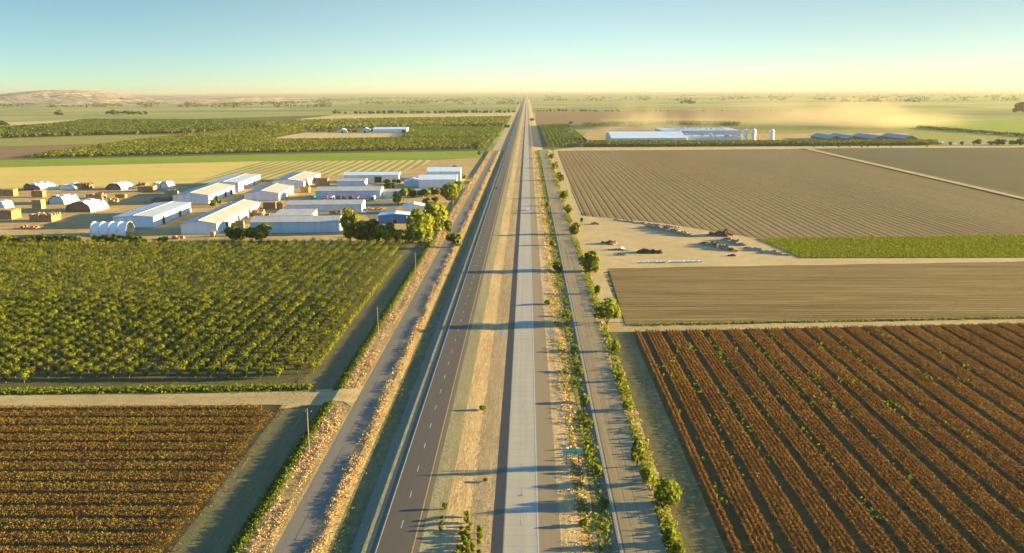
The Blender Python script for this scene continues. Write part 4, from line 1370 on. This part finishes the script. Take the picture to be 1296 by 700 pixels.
for px, yb, h, w_, lf, lab in ((522, 250, 12, 17, 'dark_leaf', 'dark hedge tree nearest the two small yellow trees'), (537, 250, 12, 17, 'bush_leaf', 'second dark hedge tree before the packing house'),
                               (549, 249, 11, 15, 'dark_leaf', 'third dark hedge tree before the packing house'), (559, 248, 12, 14, 'dark_leaf', 'dark hedge tree touching the round sunlit tree'),
                               (541, 258, 7, 11, 'willow_leaf', 'pale bush in the yard behind the willows'), (551, 256.5, 9, 10, 'dark_leaf', 'small dark bush in the yard behind the willows'),
                               (490, 232.5, 6, 11, 'bush_leaf', 'olive bush right of the black doorway'), (502, 233, 7, 12, 'bush_leaf', 'larger olive bush right of the black doorway'),
                               (586, 226, 6, 10, 'bush_leaf', 'scrubby bush behind the packing house annex'), (575, 215.5, 6, 9, 'dull', 'brown scrub on bare ground behind the packing house'),
                               (541, 208, 0, 0, '', ''), (602.5, 190, 10, 11, 'dark_leaf', 'dark round tree at the corner of the left orchard'),
                               (607, 196, 5, 7, 'bush_leaf', 'small bush at the end of the bright green strip')):
    if h:
        T('tree' if h > 8 else 'bush', lab, px, yb, h, w_, 'dark_leaf' if lf == 'dull' else lf, n=260, base=.08, cat='tree' if h > 8 else 'bush')
# low hedge at the back of the orchard: separate shrubs
HL = 'shrub of the low dark green hedge above the orchard'
for i, px in enumerate(np.arange(-6, 182, 11.5)):
    if 108 < px < 116:
        continue
    T('hedge_shrub', HL, px + random.uniform(-2, 2), 308.5, random.uniform(9, 12), random.uniform(14, 18), random.choice(['bush_leaf', 'dark_leaf', 'bush_leaf']), n=190, base=.05, cat='shrub', group='hedge above the orchard')

# hedge trees and bushes right of the frontage road
for px, yb, h, w_, lf, n, lab in (
        (747, 345, 30, 27, 'bright_leaf', 650, 'broad dark green roadside tree where the dirt lot begins'),
        (768.5, 412, 34, 33, 'bright_leaf', 900, 'bright bushy roadside tree with pale sheets at its foot'),
        (843, 640, 38, 36, 'bright_leaf', 1300, 'large round bush on the right verge with a long shadow'),
        (806, 590, 36, 18, 'bright_leaf', 700, 'tall bright green bush above the large round bush'),
        (819, 612, 24, 20, 'bright_leaf', 500, 'bright bush touching the top of the large round bush'),
        (849, 690, 28, 18, 'bright_leaf', 500, 'bright bush on the right verge at the bottom edge'),
        (858, 706, 22, 16, 'bush_leaf', 400, 'darker bush on the right verge cut by the bottom edge'),
        (794, 520, 14, 14, 'bright_leaf', 320, 'low bush on the verge above the tall bright one'),
        (728, 298, 17, 13, 'bright_leaf', 330, 'oval green bush halfway along the ploughed field edge'),
        (719, 271, 14, 11, 'bright_leaf', 280, 'green bush above the oval one'),
        (714.5, 252, 13, 11, 'bright_leaf', 260, 'pointed green bush in the middle of the verge hedge'),
        (708.5, 230, 12, 10, 'bright_leaf', 240, 'green bush in the upper part of the verge hedge'),
        (703, 214, 9, 9, 'bright_leaf', 200, 'small green bush near the top of the verge hedge'),
        (698.5, 202, 7, 7, 'bright_leaf', 180, 'topmost bright bush of the verge hedge by the pickups'),
        (736, 281, 6, 3, 'dark_leaf', 60, 'tiny dark shrub on bare dirt at the lot corner'),
        (756, 374, 14, 10, 'bright_leaf', 280, 'thin bush between the two roadside trees'),
        (779, 447, 18, 11, 'bright_leaf', 320, 'dark bush below the dirt track crossing'),
        (786, 484, 14, 10, 'bright_leaf', 260, 'small bush on the verge beside the dirt track')):
    T('roadside_bush', lab, px, yb, h, w_, lf, 'round', n, .03, 'tree' if h > 28 else 'bush', lump=12)
# strip between highway and right frontage road
for px, yb, h, w_, lab in ((705, 345, 14, 13, 'dark round shrub on the strip opposite the broad roadside tree'), (693, 385.5, 6, 12, 'flat green shrub on the sandy shoulder'),
                           (700, 312, 9, 9, 'shrub on the strip near the long thin shadow'), (693, 262, 7, 7, 'shrub on the strip beyond the white car'),
                           (719, 402, 9, 9, 'shrub in the ditch opposite the bright bushy tree'), (727, 445, 9, 10, 'shrub in the ditch below the white signs'),
                           (733, 473, 11, 12, 'bushy green shrub in the ditch'), (739, 512, 13, 13, 'bright ditch shrub above the green road sign'),
                           (757, 601, 14, 14, 'bright ditch shrub below the green road sign'), (765, 640, 12, 13, 'dark ditch shrub beside the long tree shadow'),
                           (741, 668, 13, 14, 'yellow green shrub at the foot trail near the bottom'), (745, 540, 9, 10, 'small ditch shrub beside the frontage fog line')):
    T('ditch_shrub', lab, px, yb, h, w_, 'bush_leaf' if 'dark' in lab else 'bright_leaf', n=260, base=.06, cat='shrub')
# median shrubs
for px, yb, h, w_, lab in ((611, 519, 6, 10, 'single green shrub midway up the sandy median'), (614, 609, 4, 8, 'small shrub alone right of the median middle'),
                           (563.5, 644, 9, 8, 'upright shrub at the median edge, top of four'), (560, 658, 6, 6, 'second shrub of the four at the median edge'),
                           (558.5, 664.5, 6, 6, 'third shrub of the four at the median edge'), (557.5, 671, 6, 6, 'lowest shrub of the four at the median edge')):
    T('median_shrub', lab, px, yb, h, w_, 'bush_leaf', n=240, base=.05, cat='shrub')
ML = 'small bright green shrub in the cluster at the bottom of the median'
pr = None
for x, y in ((410, 255), (412, 315), (450, 350), (430, 400), (355, 390), (360, 460), (410, 460), (385, 505), (430, 495), (325, 580), (410, 575), (370, 605), (420, 625), (335, 630), (545, 415), (545, 480), (540, 530), (540, 640), (460, 560), (395, 540), (300, 650), (350, 680), (430, 690), (480, 610)):
    px, yb = 540 + x / 8.1, 620 + y / 8.1 + 3
    if pr is None:
        pr = T('median_shrub', ML, px, yb, 8.5, 8.5, 'bright_leaf', n=200, base=.05, cat='shrub', group='shrub cluster on the median')
    else:
        c = g(px, yb, 1.3)
        copy_thing(pr, (c.x, c.y, float(gz(c.x))), random.uniform(0, 6), random.uniform(.6, 1.15))

# ------------------------------------------------------------------ far trees, single meshes
def small_tree(n, h, r, lf, s):
    c, nn = crown_cloud(n, r, h, .08, 'round', 6)
    V = leaf_quads(c, nn, rng.uniform(.7, 1.2, n) * s)
    return faces_np('far_tree', V)
def far_row(name, label, group, spots, lf, h, r):
    ms = [small_tree(70, 1, r / h, lf, .19) for _ in range(4)]
    for i, (px, yb, k) in enumerate(spots):
        p = g(px, yb)
        o = link(name, ms[i % 4], None if ms[i % 4].materials else lf, loc=p)
        hh = h * k
        o.scale = (hh * random.uniform(.8, 1.3), hh * random.uniform(.8, 1.3), hh)
        o.rotation_euler.z = random.uniform(0, 6)
        tag(o, label, 'tree', group)
rr = random.uniform
far_row('windbreak_tree', 'dark hazy tree in the long windbreak behind the pale strip left of the highway', 'windbreak left of the highway',
        [(x + rr(-2, 2), 144.4 - (x - 425) * .006, rr(.6, 1.1)) for x in np.arange(425, 652, 5.2) if not 440 < x < 446], 'dark_leaf', 15, 9)
far_row('windbreak_tree', 'small hazy tree in the gapped row right of the highway', 'gapped tree row right of the highway',
        [(x, 141.6, rr(.5, 1.0)) for x in (681, 684, 688, 692, 697, 702, 707, 712.5, 717, 726, 735, 738, 741, 747, 752, 755, 767, 771, 775, 781, 783)], 'dark_leaf', 13, 7)
far_row('field_tree', 'tiny distant tree on the brown strip beyond the plant', 'distant trees beyond the plant',
        [(x, 141, rr(.4, .9)) for x in (815, 830, 836, 845, 890, 914, 925, 932, 961, 969, 975, 995, 1000)], 'dark_leaf', 9, 5)
far_row('far_tree', 'hazy tree in the clump on the horizon above the plant', 'clump above the plant', [(x, 131.5, k) for x, k in ((863, .8), (868, 1), (872, 1.3), (876, 1.1))], 'dark_leaf', 24, 16)
far_row('far_tree', 'hazy tree in the scattered groups before the right horizon', 'groups before the right horizon',
        [(x, 129.5, k) for x, k in ((1066, 1), (1070, 1.1), (1075, .7), (1082, .7), (1088, .8), (1099, .8), (1103, 1.3), (1108, 1.6), (1113, .9), (1146, .9), (1151, 1), (1158, .9), (1163, .7))], 'dark_leaf', 22, 15)
far_row('far_tree', 'dark tree of the tall clump cut by the right edge', 'tall clump at the right edge', [(x, 143, k) for x, k in ((1283, .5), (1287, .7), (1291, 1.2), (1294, 1.4), (1299, 1.4), (1304, 1.2))], 'dark_leaf', 32, 17)
far_row('far_tree', 'dark hazy tree in the band below the left hill', 'tree band below the left hill', [(x, 145, rr(.6, 1.2)) for x in (137, 142, 149, 155, 160, 164, 168, 171, 175, 179, 184)], 'dark_leaf', 19, 12)
far_row('far_tree', 'hazy tree of the small group before the left hill', 'small group before the left hill', [(x, 146, k) for x, k in ((71, .9), (74, 1.2), (78, .7))], 'dark_leaf', 19, 11)
far_row('far_tree', 'dark tree at the left edge beside the white field', 'trees at the left edge', [(x, 161, k) for x, k in ((-4, 1.2), (1, 1.1), (5, .9), (10, .7))], 'dark_leaf', 17, 9)
far_row('field_tree', 'dark tree in the row behind the orchard rows left of the highway', 'row behind the left orchard rows',
        [(x, 161.8, rr(.6, 1.1)) for x in (563, 566, 570, 575, 587, 592, 599, 603, 610, 615, 621, 626, 632, 640, 643)], 'dark_leaf', 10, 6)
far_row('field_tree', 'lone round tree beside the highway above the right orchard', None, [(673.5, 153.5, 1)], 'dark_leaf', 12, 7)
far_row('field_tree', 'dark tree at the far corner of the right orchard', None, [(722, 158, 1)], 'dark_leaf', 10, 6)
far_row('clearing_tree', 'small dark tree beside the sheds of the pale clearing', 'trees of the pale clearing', [(x, 167.6, rr(.5, 1)) for x in (402, 409, 417, 421, 424, 441, 447, 450, 468, 471, 517)], 'dark_leaf', 8, 5)
far_row('cover_tree', 'dark round tree standing among the white plastic mounds', 'trees among the plastic mounds',
        [(x, 184, k) for x, k in ((1202, .6), (1218, .8), (1237, 1.1), (1254, .9), (1263, 1), (1270, 1.2), (1279, .9), (1285, 1.1), (1291, 1.2), (1297, 1))], 'dark_leaf', 9, 5.5)
far_row('plant_shrub', 'bright yellow green shrub at the foot of the right hedge', 'shrubs at the foot of the right hedge', [(x, 186.5, rr(.7, 1)) for x in (1030, 1042, 1061, 1075, 1090, 1098, 1111, 1128, 1173)], 'bright_leaf', 4, 2.4)
far_orchard('windbreak_hedge', 'long dark green hedge along the ploughed field in front of the plant', [(737, 186.6), (1000, 185.2), (1188, 184.2), (1184, 180.8), (1000, 181.2), (745, 182)], 6, 6, 6, 3.2, 12, 1.5, 'far_orchard_leaf')
far_orchard('far_hedge', 'hazy olive tree belt behind the dust and the plant', [(735, 161), (760, 161), (870, 158.4), (935, 159.5), (935, 157.2), (870, 156.2), (742, 158)], 12, 12, 7, 6, 8, 3, 'far_orchard_leaf')
far_orchard('far_hedge', 'dark belt of trees along the far road past the barns', [(1160, 162.3), (1296, 173.3), (1310, 174.6), (1310, 173.6), (1296, 172.3), (1165, 161.6)], 9, 9, 5, 5, 9, 2.4, 'dark_leaf')

# far hazy woods on the left plain: bands that read as one mass
def band(label, x0, x1, y0, y1, n, h, lf='dark_leaf'):
    px, py = rng.uniform(x0, x1, n), y0 + (y1 - y0) * rng.random(n)
    P = np.array([g(a, b) for a, b in zip(px, py)])
    k = np.sin(px * .11) + np.sin(px * .043 + py) + rng.normal(0, .6, n)
    P = P[k > .1]
    q = 5
    c = np.repeat(P, q, 0) + rng.normal(0, 1, (len(P) * q, 3)) * [h * .8, h * .5, 0]
    c[:, 2] = rng.uniform(.2, 1, len(c)) * h
    V = leaf_quads(c, rng.normal(size=c.shape) + [0, -.2, .4], h * .5)
    tag(link('far_woods', faces_np('far_woods', V), lf), label, 'woods', kind='stuff')
band('blue hazy woods along the foot of the left hills', -40, 420, 126.5, 136, 1500, 12)
band('hazy band of trees across the plain before the horizon', 300, 660, 124, 132, 800, 12)
band('hazy band of trees right of the road before the horizon', 690, 1320, 121, 128, 700, 14)

# ------------------------------------------------------------------ hills
def hills():
    crest = [(-160, 124), (-60, 121.5), (0, 118.8), (25, 116.5), (50, 114.6), (75, 113.4), (100, 113.8), (125, 115.2), (150, 118.2), (170, 120.3), (230, 121.2), (320, 121.8), (400, 123.5)]
    m, n, b = nodes_of('hill_grass')
    p = pos(n)
    c = mixc(n, noise(n, scaled(n, p, 1, .4, 1), .0022, 6, .42, .58), (.46, .31, .19), (.10, .11, .06))
    c = mixc(n, noise(n, p, .0008, 3, .4, .6), c, (.34, .25, .16))
    n.links.new(c, b.inputs['Base Color'])
    b.inputs['Roughness'].default_value = 1
    rough_n(n, b, .7, .02)
    v, f = [], []
    nx, ny = 150, 26
    for j in range(ny + 1):
        t = j / ny
        for i in range(nx + 1):
            px = -160 + 560 * i / nx
            cy = np.interp(px, [q[0] for q in crest], [q[1] for q in crest])
            d = CM @ Vector(((px - 648) / F, (350 - cy) / F, -1))
            D = 6800 + 7000 * t
            k = 10500 / d.y
            zc = max(8, H + d.z * k)
            s = math.sin(min(1, t / .55) * math.pi / 2) ** 1.6 if t < .55 else math.cos((t - .55) / .45 * math.pi / 2)
            x, y = d.x / d.y * D, D
            rid = math.sin(x * .0031 + y * .0012) * .5 + math.sin(x * .0071 - y * .0019 + 1.3) * .3 + math.sin(x * .015 + y * .004) * .15
            z = zc * s * (1 + .22 * rid * (1 if t < .5 else .0) * math.sin(math.pi * min(1, t / .55)))
            v.append((x, y, z - 2))
    for j in range(ny):
        for i in range(nx):
            a = j * (nx + 1) + i
            f.append((a, a + 1, a + nx + 2, a + nx + 1))
    link('hills', mesh('hills', v, f, True), 'hill_grass', kind='structure')
hills()

# ------------------------------------------------------------------ poles, wires, signs
def pole(label, y):
    t = thing('utility_pole', label, 'utility pole', (-55.4, y, float(gz(-55.4))), R(rr(-2, 2)), 'utility poles along the left frontage road')
    MB().tube([(0, 0, -.3), (0, 0, 11.3)], [.17, .12], 8).build('post', 'pole_wood', t)
    a = MB().box(-1.2, 1.2, -.2, -.08, 10.35, 10.5).build('crossarm', 'pole_wood', t)
    for x in (-1.05, -.4, 1.05):
        MB().lathe([(.06, 10.5), (.09, 10.62), (.04, 10.72), (.0, 10.74)], 8, x, -.14).build('insulator', 'insulator', a)
PY = [104, 222, 334, 452, 570, 690, 808]
for y, lab in zip(PY[1:], ('tall wooden utility pole beside the foreground crop corner', 'wooden utility pole beside the middle of the ditch bank',
                           'wooden utility pole near the upper end of the orchard', 'wooden utility pole beside the willow driveway',
                           'wooden utility pole in front of the round sunlit tree', 'farthest wooden utility pole past the packing house')):
    pole(lab, y)
for x, lab in ((-1.05, 'outer left overhead wire strung along the poles'), (-.4, 'middle overhead wire strung along the poles'), (1.05, 'overhead wire strung on the road side of the poles')):
    m = MB()
    z0 = float(gz(-55.4)) + 10.75
    for y0, y1 in zip(PY[:-1], PY[1:]):
        pts = [(-55.4 + x, y0 - .14 + (y1 - y0) * k / 10, z0 - 1.3 * (1 - (2 * k / 10 - 1) ** 2)) for k in range(11)]
        m.tube(pts, [.011] * 11, 4)
    tag(m.build('overhead_wire', 'rubber'), lab, 'wire', 'overhead wires')

def guide_sign():
    z = float(gz(9.4))
    a = g(716.5, 588.5, z)
    t = thing('guide_sign', 'green highway guide sign with white lettering on two posts', 'road sign', (a.x + 1.45, a.y, z), 0)
    for s in (-1, 1):
        MB().box(s * 1.45 - .09, s * 1.45 + .09, -.07, .07, -.3, 4.05).build('post', 'dull_wood', t)
    p = MB().box(-2.15, 2.15, -.13, -.075, 2.65, 4.15).build('panel', 'green_sign', t)
    b = MB()
    for x0, x1, z0, z1 in ((-2.1, 2.1, 2.70, 2.75), (-2.1, 2.1, 4.05, 4.10), (-2.1, -2.05, 2.75, 4.05), (2.05, 2.1, 2.75, 4.05)):
        b.box(x0, x1, -.139, -.131, z0, z1)
    b.build('border', 'sign_white', p)
    l = MB()
    # two lines of small unreadable white lettering: a place name and a distance on each
    for row, (zb, w0, nl) in enumerate(((3.5, -1.85, 8), (2.87, -1.85, 7))):
        x = w0
        for i in range(nl + 2):
            if i == nl:
                x = 1.2
            h = .40 if i in (0, nl, nl + 1) else .30
            l.box(x, x + .10, -.139, -.131, zb, zb + h)
            if i % 3 != 1:
                l.box(x + .17, x + .26, -.139, -.131, zb, zb + h * .8)
            if i % 2 == 0:
                l.box(x + .06, x + .17, -.139, -.131, zb + h * .75, zb + h * .95)
            else:
                l.box(x + .06, x + .17, -.139, -.131, zb, zb + .07)
            x += .33
    l.build('lettering', 'sign_white', p)
guide_sign()
for px, lab in ((634.7, 'white road sign on one post at the left side of the concrete carriageway'), (696.3, 'white road sign on one post at the right side of the concrete carriageway')):
    x = g(px, 429, 1.4)
    t = thing('road_sign', lab, 'road sign', (x.x, x.y, float(gz(x.x))), 0)
    MB().box(-.05, .05, -.04, .04, -.3, 3.2).build('post', 'steel', t)
    MB().box(-.65, .65, -.075, -.045, 1.4, 3.25).build('panel', 'sign_white', t)

# ------------------------------------------------------------------ heaps on the dirt lot
def heap(name, label, p0, p1, wm, h, mats, n, cat, ang=.7, base=True):
    """a mound from pixel p0 to pixel p1, wm metres wide, with broken pieces lying on it"""
    a, b = g(*p0), g(*p1)
    L = max((b - a).length, .5)
    d = (b - a) / L
    t = thing(name, label, cat, (a + b) / 2, math.atan2(d.y, d.x))
    nu, nv = max(6, int(L / 1.2)), 8
    ph = [random.uniform(0, 6) for _ in range(4)]
    def zz(u, v):
        e = max(0, 1 - abs(2 * u - 1) ** 5) * max(0, 1 - v * v)
        k = .6 + .25 * math.sin(u * L * .55 + ph[0]) + .2 * math.sin(u * L * 1.3 + ph[1] + v * 3) + .12 * math.sin(u * L * 2.9 + ph[2] - v * 5)
        return h * e * max(.12, k)
    if base:
        v, f = [], []
        for i in range(nu + 1):
            for j in range(nv + 1):
                q = -1 + 2 * j / nv
                v.append((-L / 2 + L * i / nu, q * wm / 2 * (1 + .2 * math.sin(i * .9 + ph[3])), zz(i / nu, q) - .02))
        for i in range(nu):
            for j in range(nv):
                k = i * (nv + 1) + j
                f.append((k, k + nv + 1, k + nv + 2, k + 1))
        link('mound', mesh('mound', v, f), mats[0], t)
    c = np.stack([rng.uniform(-L / 2, L / 2, n), np.clip(rng.normal(0, .4, n), -1, 1) * wm / 2, np.zeros(n)], 1)
    c[:, 2] = [zz(p[0] / L + .5, p[1] / (wm / 2)) + ang * .25 * rng.random() for p in c]
    V = leaf_quads(c, rng.normal(size=c.shape) + [0, -.3, .5], rng.uniform(.3, 1, n) * ang)
    link('debris', faces_np('debris', V), mats[1], t, 'stuff')
    return t
heap('dirt_berm', 'long low earth berm along the ploughed field edge', (775, 278), (862, 289), 4, 1.0, ('dirt', 'rubble'), 220, 'berm', .6)
heap('rubble_heap', 'long rubble heap in the middle of the dirt lot', (820, 286), (878, 300), 7, 2.6, ('rubble', 'rubble'), 420, 'rubble heap', .8)
heap('rubble_heap', 'red brown rubble heap at the upper right of the dirt lot', (897, 297), (926, 299), 9, 3.2, ('red_rubble', 'red_rubble'), 300, 'rubble heap', .9)
heap('brush_heap', 'dull brush heap right of the lot centre', (888, 308), (933, 318.5), 7, 2.2, ('rubble', 'brush'), 420, 'brush heap', .7)
heap('rubble_heap', 'tan rubble heap between the red heap and the green field', (917, 303), (942, 311.5), 7, 2.2, ('rubble', 'rubble'), 240, 'rubble heap', .7)
heap('dirt_berm', 'curved earth berm along the tip of the green field', (942, 313.5), (1000, 324), 4.5, 1.6, ('dirt', 'brush'), 160, 'berm', .5)
heap('rubble_heap', 'red brown heap at the left of the dirt lot', (761, 308), (780, 309), 8, 2.0, ('dirt', 'red_rubble'), 200, 'rubble heap', .7)
heap('brush_heap', 'dark brown brush heap spreading beside the white sheet', (806, 319.5), (838, 320), 9, 2.0, ('brush', 'brush'), 500, 'brush heap', .8)
heap('brush_heap', 'low dark brush line under the white sheet', (769, 316.5), (796, 317), 3, .8, ('dirt', 'brush'), 160, 'brush heap', .5)
heap('rubble_heap', 'small flat brown heap below the brush line', (775, 323), (793, 323), 3, .9, ('rubble', 'rubble'), 90, 'rubble heap', .5)
heap('rubble_heap', 'small dark heap near the upper left lot corner', (748, 284), (758, 284), 5, 1.2, ('rubble', 'red_rubble'), 90, 'rubble heap', .6)
heap('brush_heap', 'small green brown brush tuft at the lower right of the lot', (921, 324), (931, 324), 3, .9, ('brush', 'brush'), 80, 'brush heap', .5)
heap('dirt_berm', 'small earth ridge left on the ploughed field edge above the lot', (735, 271.5), (748, 271.5), 3, .7, ('dirt', 'brush'), 50, 'berm', .5)

def sheet(label, px, yb, L, W, h, mat, zr=0):
    c = g(px, yb)
    n, m = 12, 6
    v, f = [], []
    for i in range(n + 1):
        for j in range(m + 1):
            e = math.sin(math.pi * i / n) * math.sin(math.pi * j / m)
            v.append((-L / 2 + L * i / n, -W / 2 + W * j / m, .04 + h * e * rr(.5, 1.2)))
    for i in range(n):
        for j in range(m):
            k = i * (m + 1) + j
            f.append((k, k + m + 1, k + m + 2, k + 1))
    o = link('plastic_sheet', mesh('plastic_sheet', v, f), mat, loc=(c.x, c.y, float(gz(c.x))))
    o.rotation_euler.z = zr
    tag(o, label, 'plastic sheet')
sheet('crumpled white sheet lying on the brush line of the dirt lot', 786, 316, 5.5, 5, 1.6, 'tarp_white')
sheet('pale blue plastic sheet at the left foot of the bright bushy tree', 755, 390, 1.6, 7, .9, 'tarp_blue')
sheet('small pale blue plastic sheet under the bright bushy tree', 760.5, 411, 1.5, 3, .7, 'tarp_blue')
for (x0, y0), (x1, y1), lab in (((806.5, 333), (842, 332.4), 'left of two long white pipes laid at the lot edge'), ((845.5, 332.6), (888.5, 331.8), 'right of two long white pipes laid at the lot edge')):
    a, b = g(x0, y0), g(x1, y1)
    n = 16
    pts = [a.lerp(b, i / n) + Vector((0, rr(-.2, .2), .55)) for i in range(n + 1)]
    tag(MB().tube(pts, [.55] * (n + 1), 8).build('irrigation_pipe', 'tarp_white'), lab, 'pipe')
c = g(661, 627, 1.6)
m = MB()
for i in range(5):
    m.box(-.3 + i * .13, -.19 + i * .13, -.3 + i * .13, .0 + i * .1, .0, .05 + .05 * (i % 2))
tag(m.build('tyre_scrap', 'dull_wood', loc=(c.x, c.y, 1.61)), 'dark tyre scrap lying on the lane line of the concrete carriageway', 'tyre scrap')

# ------------------------------------------------------------------ dust
def dust(label, p, size, dens, mat):
    m = bpy.data.materials.new(mat)
    m.use_nodes = True
    n = m.node_tree
    n.nodes.clear()
    o = n.nodes.new('ShaderNodeOutputMaterial')
    v = n.nodes.new('ShaderNodeVolumePrincipled')
    v.inputs['Color'].default_value = (.62, .54, .40, 1)
    v.inputs['Anisotropy'].default_value = .4
    tc = n.nodes.new('ShaderNodeTexCoord')
    ln = N(n, 'ShaderNodeVectorMath', operation='LENGTH')
    n.links.new(tc.outputs['Object'], ln.inputs[0])
    fall = math_node(n, 'SUBTRACT', 1.0, ln.outputs['Value'], clamp=True)
    nz = noise(n, tc.outputs['Object'], 2.2, 3, .35, .7)
    d = math_node(n, 'MULTIPLY', math_node(n, 'MULTIPLY', math_node(n, 'POWER', fall, 1.3), nz), dens)
    n.links.new(d, v.inputs['Density'])
    n.links.new(v.outputs[0], o.inputs['Volume'])
    mb = MB()
    nu, nv = 24, 10
    prof = [(math.sin(math.pi * i / nv), -math.cos(math.pi * i / nv)) for i in range(nv + 1)]
    mb.lathe([(max(.001, r), max(-.02, z)) for r, z in prof if z > -.35], nu)
    ob = link('dust_cloud', mesh('dust_cloud', mb.v, mb.f), m, loc=(p.x, p.y, .2))
    ob.scale = size
    tag(ob, label, 'dust', kind='stuff')
dust('tan dust plume rising behind the near end of the plant', g(812, 163), (110, 160, 72), .016, 'dust_a')
dust('low tan dust drifting left of the plant', g(765, 166.5), (110, 90, 22), .012, 'dust_b')
dust('broad yellow dust cloud drifting behind the silos and barns', g(1040, 158.5), (400, 330, 80), .0095, 'dust_c')
dust('thicker tan dust plume rising behind the blue roofed barns', g(1095, 161), (150, 200, 85), .012, 'dust_e')
dust('narrow dust plume above the roof vents', g(891, 160), (50, 110, 60), .010, 'dust_d')

# ------------------------------------------------------------------ haze
def haze():
    m = bpy.data.materials.new('haze_air')
    m.use_nodes = True
    n = m.node_tree
    n.nodes.clear()
    o = n.nodes.new('ShaderNodeOutputMaterial')
    v = n.nodes.new('ShaderNodeVolumePrincipled')
    v.inputs['Color'].default_value = HAZE_COLOR
    v.inputs['Density'].default_value = HAZE_DENSITY
    v.inputs['Anisotropy'].default_value = HAZE_G
    n.links.new(v.outputs[0], o.inputs['Volume'])
    MATS['haze_air'] = m
    b = MB().box(-61000, 61000, -400, 71000, -1.2, HAZE_TOP)
    return b.build('haze', 'haze_air')
HAZE_COLOR, HAZE_DENSITY, HAZE_G, HAZE_TOP = (.46, .48, .52, 1), 3.8e-5, .25, 150
hz = haze()
hz['kind'] = 'stuff'
